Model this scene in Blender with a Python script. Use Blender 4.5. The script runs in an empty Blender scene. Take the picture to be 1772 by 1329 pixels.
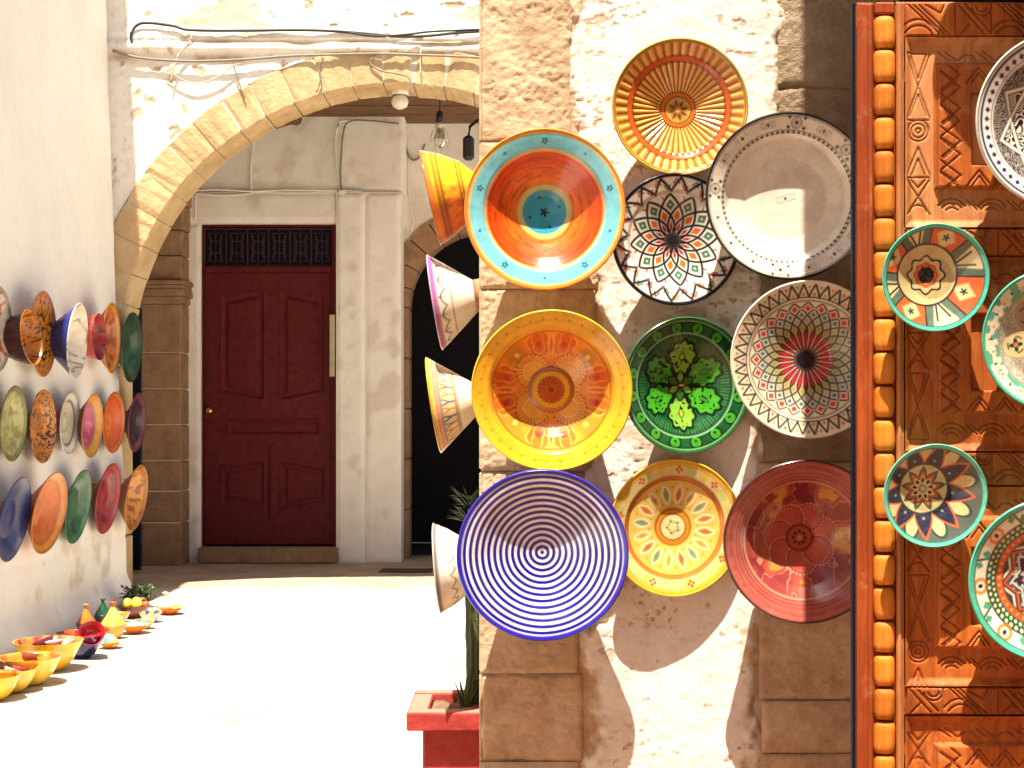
import bpy, math, random
import numpy as np
from mathutils import Vector, Matrix, Euler

random.seed(7)
rng = np.random.default_rng(7)
sc = bpy.context.scene
col = sc.collection
PI = math.pi

# ------------------------------------------------------------------ camera
F = 2400.0                      # focal length in photo pixels (photo is 1772 wide)
VX, VY, EYE = 900.0, 735.0, 1.06
cam_d = bpy.data.cameras.new('camera')
cam = bpy.data.objects.new('camera', cam_d)
col.objects.link(cam)
cam.location = (0, 0, EYE)
cam.rotation_euler = (math.radians(90), 0, 0)
cam_d.sensor_width = 36.0
cam_d.lens = F / 1772 * 36
cam_d.shift_x = -(VX - 886) / 1772
cam_d.shift_y = (VY - 664.5) / 1772
cam_d.clip_end = 500
cam_d.clip_start = 0.05
sc.camera = cam

# ------------------------------------------------------------------ light
SUN = Vector((0.18, 1.0, -3.0)).normalized()       # direction the sunlight travels
world = bpy.data.worlds.new('World')
sc.world = world
world.use_nodes = True
wn = world.node_tree
sky = wn.nodes.new('ShaderNodeTexSky')
sky.sky_type = 'NISHITA'
sky.sun_disc = False
sky.sun_elevation = math.asin(-SUN.z)
sky.sun_rotation = math.atan2(-SUN.x, -SUN.y)
sky.dust_density = 3.0
bg = wn.nodes['Background']
bg.inputs['Strength'].default_value = 0.05
wn.links.new(sky.outputs['Color'], bg.inputs['Color'])
sun_d = bpy.data.lights.new('sun', 'SUN')
sun_d.energy = 5.0
sun_d.angle = math.radians(0.5)
sun_d.color = (1.0, 0.90, 0.74)
sun = bpy.data.objects.new('sun', sun_d)
col.objects.link(sun)
sun.rotation_euler = SUN.to_track_quat('-Z', 'Y').to_euler()
sun.location = (0, -3, 9)
vs = sc.view_settings
vs.view_transform = 'Standard'
vs.look = 'None'
vs.gamma = 1.0
vs.use_curve_mapping = False
vs.exposure = 1.52

# ------------------------------------------------------------------ helpers
def at(px, py, Y):
    """world point at depth Y for a photo pixel"""
    return Vector(((px - VX) * Y / F, Y, EYE + (VY - py) * Y / F))

def S(r, g, b):
    a = np.array([r, g, b], float) / 255
    return np.where(a <= 0.04045, a / 12.92, ((a + 0.055) / 1.055) ** 2.4)

def C4(c):
    return (float(c[0]), float(c[1]), float(c[2]), 1.0)

def tag(o, label=None, cat=None, group=None, kind=None):
    if label: o['label'] = label
    if cat: o['category'] = cat
    if group: o['group'] = group
    if kind: o['kind'] = kind
    return o

def empty(name, loc, label, cat, group=None, rot=(0, 0, 0)):
    o = bpy.data.objects.new(name, None)
    o.empty_display_size = 0.05
    col.objects.link(o)
    o.location = loc
    o.rotation_euler = rot
    return tag(o, label, cat, group)

def mesh_np(name, V, Fq, mat, parent=None, colors=None, smooth=True, attr=None):
    V = np.asarray(V, np.float32)
    Fq = np.asarray(Fq, np.int32)
    k = Fq.shape[1]
    me = bpy.data.meshes.new(name)
    me.vertices.add(len(V))
    me.vertices.foreach_set('co', V.ravel())
    me.loops.add(len(Fq) * k)
    me.loops.foreach_set('vertex_index', Fq.ravel())
    me.polygons.add(len(Fq))
    me.polygons.foreach_set('loop_start', np.arange(0, len(Fq) * k, k, dtype=np.int32))
    me.update(calc_edges=True)
    me.validate()
    if smooth:
        me.polygons.foreach_set('use_smooth', np.ones(len(me.polygons), bool))
    if colors is not None:
        ca = me.color_attributes.new('glaze', 'FLOAT_COLOR', 'POINT')
        c4 = np.ones((len(V), 4), np.float32)
        c4[:, :3] = colors
        ca.data.foreach_set('color', c4.ravel())
    if attr is not None:
        for nm, val in attr.items():
            a = me.attributes.new(nm, 'FLOAT', 'POINT')
            a.data.foreach_set('value', np.asarray(val, np.float32).ravel())
    me.materials.append(mat)
    o = bpy.data.objects.new(name, me)
    col.objects.link(o)
    if parent: o.parent = parent
    return o

def mesh_py(name, V, faces, mat, parent=None, smooth=False):
    me = bpy.data.meshes.new(name)
    me.from_pydata([tuple(v) for v in V], [], faces)
    me.update()
    if smooth:
        for p in me.polygons: p.use_smooth = True
    me.materials.append(mat)
    o = bpy.data.objects.new(name, me)
    col.objects.link(o)
    if parent: o.parent = parent
    return o

class Geo:
    """collects simple solids, then becomes ONE mesh object"""
    def __init__(self): self.V, self.F = [], []
    def add(self, V, Fs):
        n = len(self.V)
        self.V += [tuple(v) for v in V]
        self.F += [tuple(i + n for i in f) for f in Fs]
        return self
    def box(self, x0, x1, y0, y1, z0, z1, b=0.0):
        if b <= 0:
            V = [(x, y, z) for z in (z0, z1) for y in (y0, y1) for x in (x0, x1)]
            return self.add(V, [(0, 2, 3, 1), (4, 5, 7, 6), (0, 1, 5, 4), (2, 6, 7, 3), (0, 4, 6, 2), (1, 3, 7, 5)])
        # chamfered box
        V = []
        idx = {}
        X, Y, Z = (x0, x1), (y0, y1), (z0, z1)
        for i in (0, 1):
            for j in (0, 1):
                for k in (0, 1):
                    sx, sy, sz = (1, -1)[i] * b, (1, -1)[j] * b, (1, -1)[k] * b
                    idx[i, j, k, 0] = len(V); V.append((X[i], Y[j] + sy, Z[k] + sz))
                    idx[i, j, k, 1] = len(V); V.append((X[i] + sx, Y[j], Z[k] + sz))
                    idx[i, j, k, 2] = len(V); V.append((X[i] + sx, Y[j] + sy, Z[k]))
        Fs = []
        for i in (0, 1):
            f = [idx[i, 0, 0, 0], idx[i, 1, 0, 0], idx[i, 1, 1, 0], idx[i, 0, 1, 0]]
            Fs.append(tuple(f if i else f[::-1]))
            f = [idx[0, i, 0, 1], idx[1, i, 0, 1], idx[1, i, 1, 1], idx[0, i, 1, 1]]
            Fs.append(tuple(f[::-1] if i else f))
            f = [idx[0, 0, i, 2], idx[1, 0, i, 2], idx[1, 1, i, 2], idx[0, 1, i, 2]]
            Fs.append(tuple(f if i else f[::-1]))
        for i in (0, 1):
            for j in (0, 1):
                Fs.append((idx[i, j, 0, 0], idx[i, j, 0, 1], idx[i, j, 1, 1], idx[i, j, 1, 0]))
                Fs.append((idx[i, 0, j, 0], idx[i, 0, j, 2], idx[i, 1, j, 2], idx[i, 1, j, 0]))
                Fs.append((idx[0, i, j, 1], idx[0, i, j, 2], idx[1, i, j, 2], idx[1, i, j, 1]))
        for i in (0, 1):
            for j in (0, 1):
                for k in (0, 1):
                    Fs.append((idx[i, j, k, 0], idx[i, j, k, 1], idx[i, j, k, 2]))
        return self.add(V, Fs)
    def tube(self, pts, r, n=6, r1=None):
        pts = [Vector(p) for p in pts]
        V, Fs = [], []
        m = len(pts)
        for i, p in enumerate(pts):
            d = (pts[min(i + 1, m - 1)] - pts[max(i - 1, 0)])
            d = d.normalized() if d.length > 1e-9 else Vector((0, 0, 1))
            a = d.cross(Vector((0, 0, 1)) if abs(d.z) < 0.9 else Vector((1, 0, 0))).normalized()
            b = d.cross(a)
            rr = r if r1 is None else r + (r1 - r) * i / max(m - 1, 1)
            for k in range(n):
                t = 2 * PI * k / n
                V.append(p + a * (math.cos(t) * rr) + b * (math.sin(t) * rr))
        for i in range(m - 1):
            for k in range(n):
                Fs.append((i * n + k, i * n + (k + 1) % n, (i + 1) * n + (k + 1) % n, (i + 1) * n + k))
        Fs.append(tuple(range(n))[::-1]); Fs.append(tuple(range((m - 1) * n, m * n)))
        return self.add(V, Fs)
    def lathe(self, prof, n=24, c=(0, 0, 0), rib=0.0, nrib=8):
        """prof: (radius, z) bottom to top, round z"""
        V, Fs = [], []
        for r, z in prof:
            for k in range(n):
                t = 2 * PI * k / n
                rr = max(r, 1e-4) * (1 + rib * math.cos(nrib * t))
                V.append((c[0] + rr * math.cos(t), c[1] + rr * math.sin(t), c[2] + z))
        for i in range(len(prof) - 1):
            for k in range(n):
                Fs.append((i * n + k, i * n + (k + 1) % n, (i + 1) * n + (k + 1) % n, (i + 1) * n + k))
        return self.add(V, Fs)
    def build(self, name, mat, parent=None, smooth=False):
        return mesh_py(name, self.V, self.F, mat, parent, smooth)

def smoothline(pts, n=6):
    """Catmull-Rom through points"""
    P = [Vector(p) for p in pts]
    P = [P[0] * 2 - P[1]] + P + [P[-1] * 2 - P[-2]]
    out = []
    for i in range(1, len(P) - 2):
        for k in range(n):
            t = k / n
            a, b, c, d = P[i - 1], P[i], P[i + 1], P[i + 2]
            out.append(0.5 * ((2 * b) + (c - a) * t + (2 * a - 5 * b + 4 * c - d) * t * t + (3 * b - a - 3 * c + d) * t ** 3))
    out.append(P[-2])
    return out

# value noise -------------------------------------------------------------
def _hash(ix, iy, seed):
    h = (ix.astype(np.int64) * 374761393 + iy.astype(np.int64) * 668265263 + seed * 974634777) & 0xFFFFFFFF
    h = ((h ^ (h >> 13)) * 1274126177) & 0xFFFFFFFF
    h = h ^ (h >> 16)
    return (h & 0xFFFF) / 65535.0

def vnoise(x, y, seed=0):
    x = np.asarray(x, float); y = np.asarray(y, float)
    ix, iy = np.floor(x), np.floor(y)
    fx, fy = x - ix, y - iy
    fx = fx * fx * (3 - 2 * fx); fy = fy * fy * (3 - 2 * fy)
    a = _hash(ix, iy, seed); b = _hash(ix + 1, iy, seed)
    c = _hash(ix, iy + 1, seed); d = _hash(ix + 1, iy + 1, seed)
    return (a * (1 - fx) + b * fx) * (1 - fy) + (c * (1 - fx) + d * fx) * fy

def fbm(x, y, seed=0, octv=4, gain=0.5):
    s, a, tot = 0, 1.0, 0
    for k in range(octv):
        s = s + a * vnoise(x * 2 ** k + 17.3 * k, y * 2 ** k - 9.1 * k, seed + k)
        tot += a; a *= gain
    return s / tot                                      # 0..1

def sst(a, b, x):
    t = np.clip((x - a) / (b - a), 0, 1)
    return t * t * (3 - 2 * t)

# ------------------------------------------------------------------ materials
def new_mat(name):
    m = bpy.data.materials.new(name)
    m.use_nodes = True
    nt = m.node_tree
    return m, nt, nt.nodes['Principled BSDF']

def N(nt, typ, **kw):
    n = nt.nodes.new(typ)
    for k, v in kw.items():
        if k in n.inputs.keys(): n.inputs[k].default_value = v
        else: setattr(n, k, v)
    return n

def ramp(nt, fac, stops):
    r = nt.nodes.new('ShaderNodeValToRGB')
    e = r.color_ramp.elements
    while len(e) < len(stops): e.new(0.5)
    for k, (p, c) in enumerate(stops):
        e[k].position = p
        e[k].color = C4(c) if len(c) == 3 else c
    nt.links.new(fac, r.inputs['Fac'])
    return r.outputs['Color']

def mixc(nt, fac, a, b, mode='MIX'):
    m = nt.nodes.new('ShaderNodeMix')
    m.data_type = 'RGBA'; m.blend_type = mode
    for sock, v in ((m.inputs[0], fac), (m.inputs[6], a), (m.inputs[7], b)):
        if hasattr(v, 'is_output'): nt.links.new(v, sock)
        elif isinstance(v, (int, float)): sock.default_value = v
        else: sock.default_value = C4(v)
    return m.outputs[2]

def noise(nt, scale, detail=6.0, rough=0.6, vec=None, stretch=None, dist=0.0):
    n = N(nt, 'ShaderNodeTexNoise', Scale=scale, Detail=detail, Roughness=rough, Distortion=dist)
    tc = nt.nodes.new('ShaderNodeTexCoord')
    src = tc.outputs[vec or 'Object']
    if stretch:
        mp = nt.nodes.new('ShaderNodeMapping')
        mp.inputs['Scale'].default_value = stretch
        nt.links.new(src, mp.inputs['Vector']); src = mp.outputs[0]
    nt.links.new(src, n.inputs['Vector'])
    return n.outputs['Fac']

def bump(nt, bs, h, strength=0.3, dist=0.01, prev=None):
    b = N(nt, 'ShaderNodeBump', Strength=strength, Distance=dist)
    nt.links.new(h, b.inputs['Height'])
    if prev is not None: nt.links.new(prev, b.inputs['Normal'])
    nt.links.new(b.outputs[0], bs.inputs['Normal'])
    return b.outputs[0]

def rough_mat(name, stops, scale, rough=0.9, bscale=60, bstr=0.4, bdist=0.01, fine=None, stretch=None, stops2=None, scale2=None, mix2=0.35, expose=None, spec=0.2):
    """weathered matt surface: colour noise + relief"""
    m, nt, bs = new_mat(name)
    c = ramp(nt, noise(nt, scale, 8, 0.65, stretch=stretch), stops)
    if stops2:
        c2 = ramp(nt, noise(nt, scale2, 5, 0.7), stops2)
        c = mixc(nt, mix2, c, c2, 'MULTIPLY')
    if expose is not None:
        a = nt.nodes.new('ShaderNodeAttribute'); a.attribute_name = 'expose'
        c3 = ramp(nt, noise(nt, 30, 8, 0.7), expose)
        c = mixc(nt, a.outputs['Fac'], c, c3)
    nt.links.new(c, bs.inputs['Base Color'])
    bs.inputs['Roughness'].default_value = rough
    bs.inputs['Specular IOR Level'].default_value = spec
    p = bump(nt, bs, noise(nt, bscale, 8, 0.65, stretch=stretch), bstr, bdist)
    if fine: bump(nt, bs, noise(nt, fine, 4, 0.7), bstr * 0.6, bdist * 0.3, p)
    return m

# glazed pottery: the painted colours are a point attribute on the plate
def glaze_mat(name, rough=0.18, coat=0.35):
    m, nt, bs = new_mat(name)
    a = nt.nodes.new('ShaderNodeAttribute'); a.attribute_name = 'glaze'
    n1 = noise(nt, 26, 4, 0.6)
    n2 = noise(nt, 140, 3, 0.6)
    c = mixc(nt, 1.0, a.outputs['Color'], ramp(nt, n1, [(0.25, (.80, .79, .77)), (0.7, (1.05, 1.05, 1.05))]), 'MULTIPLY')
    c = mixc(nt, 0.5, c, ramp(nt, n2, [(0.3, (.84, .84, .84)), (0.7, (1.06, 1.06, 1.06))]), 'MULTIPLY')
    nt.links.new(c, bs.inputs['Base Color'])
    r = nt.nodes.new('ShaderNodeMapRange')
    r.inputs['To Min'].default_value = rough * 0.7; r.inputs['To Max'].default_value = rough * 1.6
    nt.links.new(n1, r.inputs['Value']); nt.links.new(r.outputs[0], bs.inputs['Roughness'])
    bs.inputs['Coat Weight'].default_value = coat
    bs.inputs['Coat Roughness'].default_value = 0.12
    bump(nt, bs, noise(nt, 34, 3, 0.5), 0.10, 0.01)
    return m

def plain_mat(name, c, rough=0.5, metal=0.0, bscale=80, bstr=0.15, var=0.18):
    m, nt, bs = new_mat(name)
    c = np.array(c, float)
    cc = ramp(nt, noise(nt, 18, 6, 0.6), [(0.3, c * (1 - var)), (0.7, np.minimum(c * (1 + var), 1))])
    nt.links.new(cc, bs.inputs['Base Color'])
    bs.inputs['Roughness'].default_value = rough
    bs.inputs['Metallic'].default_value = metal
    bump(nt, bs, noise(nt, bscale, 5, 0.6), bstr, 0.004)
    return m

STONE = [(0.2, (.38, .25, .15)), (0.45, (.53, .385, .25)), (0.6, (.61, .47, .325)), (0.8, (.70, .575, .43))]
M_stone = rough_mat('sandstone', STONE, 7, 0.95, 55, 0.55, 0.009, 230, stops2=[(0.3, (.62, .50, .42)), (0.55, (1, 1, 1))], scale2=11, mix2=0.7)
M_greystone = rough_mat('weathered_stone', [(0.2, (.22, .15, .10)), (0.5, (.40, .29, .19)), (0.75, (.52, .42, .31))], 9, 0.95, 30, 0.9, 0.02, 160,
                        stops2=[(0.35, (.5, .45, .42)), (0.6, (1, 1, 1))], scale2=4, mix2=0.7)
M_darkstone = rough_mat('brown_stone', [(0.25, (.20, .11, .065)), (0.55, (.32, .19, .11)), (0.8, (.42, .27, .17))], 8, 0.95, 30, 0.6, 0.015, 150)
M_voussoir = rough_mat('arch_stone', [(0.2, (.42, .28, .14)), (0.5, (.56, .40, .22)), (0.8, (.68, .53, .33))], 5, 0.95, 26, 0.7, 0.015, 120,
                       stops2=[(0.3, (.7, .62, .55)), (0.6, (1, 1, 1))], scale2=2.3, mix2=0.6)
EXPO = [(0.25, (.34, .21, .11)), (0.6, (.52, .37, .22)), (0.8, (.62, .48, .31))]
M_plaster = rough_mat('old_plaster', [(0.22, (.70, .62, .53)), (0.40, (.80, .75, .68)), (0.7, (.85, .82, .77))], 6, 0.92, 22, 0.45, 0.012, 130,
                      stops2=[(0.3, (.75, .66, .58)), (0.5, (1, 1, 1))], scale2=14, mix2=0.6, expose=EXPO)
M_limewash = rough_mat('limewash', [(0.25, (.75, .71, .65)), (0.5, (.81, .78, .725)), (0.75, (.84, .815, .765))], 2.2, 0.9, 14, 0.22, 0.012, 110,
                      stops2=[(0.3, (.90, .87, .83)), (0.5, (1, 1, 1))], scale2=11, mix2=0.45, expose=EXPO)
M_passage = rough_mat('passage_limewash', [(0.25, (.72, .67, .60)), (0.5, (.81, .77, .71)), (0.75, (.85, .82, .76))], 3, 0.9, 12, 0.35, 0.012, 90,
                      stops2=[(0.3, (.84, .80, .75)), (0.5, (1, 1, 1))], scale2=7, mix2=0.5, expose=EXPO)
M_mortar = rough_mat('lime_mortar', [(0.3, (.50, .42, .32)), (0.7, (.66, .58, .47))], 12, 0.95, 50, 0.6, 0.01)
M_ground = rough_mat('worn_pale_paving', [(0.25, (.46, .42, .36)), (0.5, (.56, .52, .455)), (0.75, (.61, .575, .51))], 1.6, 0.9, 9, 0.35, 0.012, 70,
                     stops2=[(0.3, (.8, .76, .7)), (0.55, (1, 1, 1))], scale2=5, mix2=0.4)
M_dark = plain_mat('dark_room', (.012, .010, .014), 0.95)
M_navy = plain_mat('dark_blue_paint', (.006, .008, .02), 0.5)
M_navy.node_tree.nodes['Principled BSDF'].inputs['Specular IOR Level'].default_value = 0.1
M_maroon = plain_mat('maroon_paint', (.105, .011, .013), 0.62, bscale=30, var=0.3)
M_maroon.node_tree.nodes['Principled BSDF'].inputs['Specular IOR Level'].default_value = 0.18
M_brass = plain_mat('brass', (.65, .45, .15), 0.3, 1.0)
M_black = plain_mat('black_rubber', (.02, .02, .022), 0.6)
M_greycable = plain_mat('grey_cable', (.23, .19, .15), 0.7)
M_palecable = plain_mat('pale_cable', (.55, .44, .33), 0.8)
M_white = plain_mat('white_enamel', (.72, .66, .56), 0.4)
M_paper = plain_mat('paper_notice', (.42, .36, .25), 0.8)
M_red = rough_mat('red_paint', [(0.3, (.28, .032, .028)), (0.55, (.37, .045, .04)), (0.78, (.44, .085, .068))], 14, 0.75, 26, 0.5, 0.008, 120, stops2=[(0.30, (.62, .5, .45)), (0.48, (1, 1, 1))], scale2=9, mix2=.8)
_nt = M_red.node_tree; _b = _nt.nodes['Principled BSDF']                 # upward faces tinted pale pink: sun-washed look put into the colour
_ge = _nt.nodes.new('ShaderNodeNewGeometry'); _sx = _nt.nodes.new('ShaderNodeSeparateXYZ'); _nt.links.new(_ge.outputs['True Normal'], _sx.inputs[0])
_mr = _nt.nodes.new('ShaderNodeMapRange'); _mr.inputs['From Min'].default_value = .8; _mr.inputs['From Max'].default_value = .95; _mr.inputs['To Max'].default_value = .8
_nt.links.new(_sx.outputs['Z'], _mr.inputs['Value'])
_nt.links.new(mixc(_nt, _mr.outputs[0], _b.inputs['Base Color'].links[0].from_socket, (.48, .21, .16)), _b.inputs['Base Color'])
M_soil = plain_mat('dry_soil', (.14, .085, .05), 0.95, bscale=60, bstr=1.0, var=0.5)
M_leaf = plain_mat('plant_green', (.055, .10, .022), 0.5, var=0.5)
M_cactus = plain_mat('cactus_green', (.045, .065, .025), 0.6, bscale=40, bstr=0.5, var=0.5)
M_beam = rough_mat('old_roof_timber', [(0.3, (.11, .055, .03)), (0.55, (.22, .12, .065)), (0.8, (.34, .21, .12))], 5, 0.9, 12, 0.8, 0.02, 80, stretch=(1, 14, 14))
M_glaze = glaze_mat('painted_glaze')
M_glaze_soft = glaze_mat('painted_glaze_satin', 0.32, 0.2)
M_terracotta = plain_mat('bare_terracotta', (.38, .17, .09), 0.85)
M_bulb, _nt, _b = new_mat('clear_bulb_glass')
_b.inputs['Base Color'].default_value = (.9, .88, .8, 1); _b.inputs['Roughness'].default_value = 0.05; _b.inputs['Transmission Weight'].default_value = 0.9

def wood_mat(name, lo, mid, hi, rough=0.5):
    m, nt, bs = new_mat(name)
    g = noise(nt, 9, 8, 0.62, stretch=(5.5, 5.5, 0.55), dist=0.6)
    g2 = noise(nt, 3.2, 4, 0.6)
    c = ramp(nt, g, [(0.25, lo), (0.5, mid), (0.75, hi)])
    c = mixc(nt, 0.75, c, ramp(nt, g2, [(0.3, (.60, .50, .42)), (0.65, (1.10, 1.07, 1.02))]), 'MULTIPLY')
    c = mixc(nt, ramp(nt, noise(nt, 16, 8, .75), [(0.56, (0, 0, 0)), (0.74, (.42, .42, .42))]), c, (.66, .42, .24))     # sun-bleached, dusty patches
    oi = nt.nodes.new('ShaderNodeObjectInfo')
    c = mixc(nt, 0.9, c, ramp(nt, oi.outputs['Random'], [(0.0, (.66, .54, .46)), (0.3, (1, .95, .9)), (0.6, (.84, .74, .66)), (1.0, (1.08, .96, .84))]), 'MULTIPLY')
    a = nt.nodes.new('ShaderNodeAttribute'); a.attribute_name = 'groove'
    c = mixc(nt, a.outputs['Fac'], c, (.17, .045, .012))      # carved cuts coloured darker brown
    nt.links.new(c, bs.inputs['Base Color'])
    bs.inputs['Roughness'].default_value = rough
    bs.inputs['Specular IOR Level'].default_value = 0.28
    bump(nt, bs, noise(nt, 40, 6, 0.65, stretch=(6, 6, 0.6)), 0.55, 0.005)
    return m
M_wood = wood_mat('carved_orange_wood', (.26, .058, .013), (.46, .128, .024), (.60, .205, .04))
M_bead = wood_mat('turned_bead_wood', (.44, .12, .016), (.66, .235, .026), (.78, .32, .042), 0.38)
M_palewood = wood_mat('worn_pale_wood', (.38, .13, .045), (.58, .25, .095), (.70, .36, .17), 0.6)
M_edge = wood_mat('red_brown_wood', (.20, .035, .009), (.34, .066, .014), (.46, .11, .022), 0.5)
M_shopdark = plain_mat('dark_boarding', (.03, .028, .035), 0.7)

# ------------------------------------------------------------------ heightfields
def field(name, u, v, hfun, place, mat, parent=None, attr=None, keep=None, smooth=True):
    """grid of u x v; place(U,V,H) -> xyz"""
    U, Vv = np.meshgrid(u, v, indexing='ij')
    H = hfun(U, Vv)
    P = np.stack(place(U, Vv, H), -1).reshape(-1, 3)
    nu, nv = len(u), len(v)
    i = np.arange(nu * nv).reshape(nu, nv)
    Fq = np.stack([i[:-1, :-1], i[1:, :-1], i[1:, 1:], i[:-1, 1:]], -1).reshape(-1, 4)
    if keep is not None:
        K = keep(U, Vv).ravel()
        Fq = Fq[K[Fq].any(1)]
        used = np.unique(Fq); re = np.full(nu * nv, -1); re[used] = np.arange(len(used))
        P = P[used]; Fq = re[Fq]
    else: used = None
    at_ = None
    if attr:
        at_ = {}
        for k, f in attr.items():
            a = f(U, Vv).ravel()
            at_[k] = a if used is None else a[used]
    return mesh_np(name, P, Fq, mat, parent, attr=at_, smooth=smooth)

# =================================================================== SETTING
gy = np.concatenate([np.linspace(-60, 2, 12), np.linspace(2.5, 11, 110), np.linspace(12, 60, 10)])
gx = np.concatenate([np.linspace(-60, -3.5, 10), np.linspace(-3.2, 1.5, 80), np.linspace(2, 60, 10)])
g = field('ground', gx, gy, lambda x, y: 0.012 * (fbm(x * 1.1, y * 1.1, 3, 4) - 0.5) + 0.006 * (fbm(x * 6, y * 6, 5, 3) - 0.5),
          lambda x, y, h: (x, y, h - 0.004), M_ground)
g['kind'] = 'structure'

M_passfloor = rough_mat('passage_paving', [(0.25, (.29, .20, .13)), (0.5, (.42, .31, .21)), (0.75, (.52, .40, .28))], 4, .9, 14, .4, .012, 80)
_nt = M_ground.node_tree; _b = _nt.nodes['Principled BSDF']
_old = _b.inputs['Base Color'].links[0].from_socket
_vo = N(_nt, 'ShaderNodeTexVoronoi', Scale=1.3); _vo.feature = 'DISTANCE_TO_EDGE'
_tc = _nt.nodes.new('ShaderNodeTexCoord'); _nt.links.new(_tc.outputs['Object'], _vo.inputs['Vector'])
_j = ramp(_nt, _vo.outputs['Distance'], [(0.0, (.16, .13, .10)), (0.012, (.7, .68, .64)), (0.022, (1, 1, 1))])
_c = mixc(_nt, ramp(_nt, noise(_nt, 1.1, 4, .6), [(0.5, (0, 0, 0)), (0.62, (.8, .8, .8))]), _old, mixc(_nt, 1.0, _old, _j, 'MULTIPLY'))
_c = mixc(_nt, 1.0, _c, ramp(_nt, noise(_nt, 7, 8, .75), [(0.27, (.26, .23, .18)), (0.37, (1, 1, 1))]), 'MULTIPLY')
_nt.links.new(_c, _b.inputs['Base Color'])
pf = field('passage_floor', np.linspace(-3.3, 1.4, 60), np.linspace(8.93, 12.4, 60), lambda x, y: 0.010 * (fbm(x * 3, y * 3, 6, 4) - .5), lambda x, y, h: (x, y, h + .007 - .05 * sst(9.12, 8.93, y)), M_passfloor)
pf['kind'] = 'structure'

M_added_paving = rough_mat('added_dark_paving', [(0.3, (.16, .075, .04)), (0.7, (.24, .12, .065))], 5, .9, 20, .3, .01)  # unseen dark paving added to cut light bounced onto the plate wall and door
fc = field('added_forecourt', np.linspace(-.75, 2.35, 30), np.linspace(-2.55, 3.42, 50), lambda x, y: 0 * x + .010 + .004 * fbm(x * 6, y * 6, 2, 2), lambda x, y, h: (x, y, h), M_added_paving)
fc['kind'] = 'structure'

# unseen house and side wall, added around the viewer to cut fill light
oh = empty('added_house', (2.2, -2.6, 0), 'unseen ochre house added opposite the plate wall to cut fill light', 'house')
M_ochre = rough_mat('ochre_render', [(0.3, (.36, .23, .13)), (0.7, (.48, .33, .20))], 3, 0.95, 20, 0.4, 0.012)
Geo().box(-3.2, 3.0, -3.0, 0, 0, 6.2).build('house_wall', M_ochre, oh)
for k in range(3):
    Geo().box(-2.6 + 1.9 * k, -1.7 + 1.9 * k, .002, .05, 2.9, 4.3, .01).build('window_shutter', M_navy, oh)
ns = empty('added_side_wall', (2.35, 1.0, 0), 'unseen ochre side wall added beyond the carved door to cut fill light', 'wall')
Geo().box(0, .3, -3.6, 1.69, 0, 5.2).build('wall_face', M_ochre, ns)

# ------------------------------------------------------------------ left wall (battered, lime washed)
LW_X0, LW_K, YA = -2.41, 0.037, 8.6
def lw_x(z): return LW_X0 - LW_K * np.minimum(z, 3.9)
lw = empty('street_wall', (LW_X0, 6, 0), 'tall cream limewashed wall in shade, hung with rows of small plates', 'wall')
def lw_h(y, z):
    h = 0.022 * (fbm(y * 1.3, z * 1.3, 11, 4) - 0.5) + 0.006 * (fbm(y * 9, z * 9, 12, 3) - 0.5)
    # faint courses of blocks showing through the wash near the ground
    cz = np.abs(((z + 0.01 * fbm(y * 3, z * 3, 8, 2)) / 0.19) % 1 - 0.5)
    row = np.floor(z / 0.19)
    cy = np.abs((y / 0.42 + 0.5 * (row % 2)) % 1 - 0.5)
    j = np.maximum(sst(0.45, 0.5, cz), sst(0.47, 0.5, cy)) * sst(1.0, 0.3, z) * sst(.35, .6, fbm(y * 2, z * 2, 9, 2))
    h = h - 0.006 * j
    h = h + 0.05 * sst(0.16, 0.02, z) * (0.5 + fbm(y * 4, z * 2, 21, 3))
    edge = sst(0.10, 0.0, YA - y)
    return h - 0.05 * edge * edge
lwy = np.concatenate([np.linspace(-6, 5.6, 20), np.linspace(5.8, YA, 150)])
lwz = np.concatenate([np.linspace(-0.02, 3.9, 180), np.linspace(4.1, 5.6, 12)])
o = field('plaster', lwy, lwz, lw_h, lambda y, z, h: (lw_x(z) + h - LW_X0, y - 6, z), M_limewash, lw,
          attr={'expose': lambda y, z: 0.5 * sst(.64, .74, fbm(y * 5, z * 5, 31, 4)) * sst(0.9, 0.1, z)})
gg = Geo()
for z0, z1 in ((0, 3.9), (3.9, 5.6)):
    a0, a1 = lw_x(z0) - LW_X0 - 0.04, lw_x(z1) - LW_X0 - 0.04
    gg.add([(a0 - .9, -12, z0), (a0, -12, z0), (a0, YA - 6 - .002, z0), (a0 - .9, YA - 6 - .002, z0),
            (a1 - .9, -12, z1), (a1, -12, z1), (a1, YA - 6 - .002, z1), (a1 - .9, YA - 6 - .002, z1)],
           [(0, 3, 2, 1), (4, 5, 6, 7), (0, 1, 5, 4), (1, 2, 6, 5), (2, 3, 7, 6), (3, 0, 4, 7)])
gg.build('wall_core', M_limewash, lw)

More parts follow.
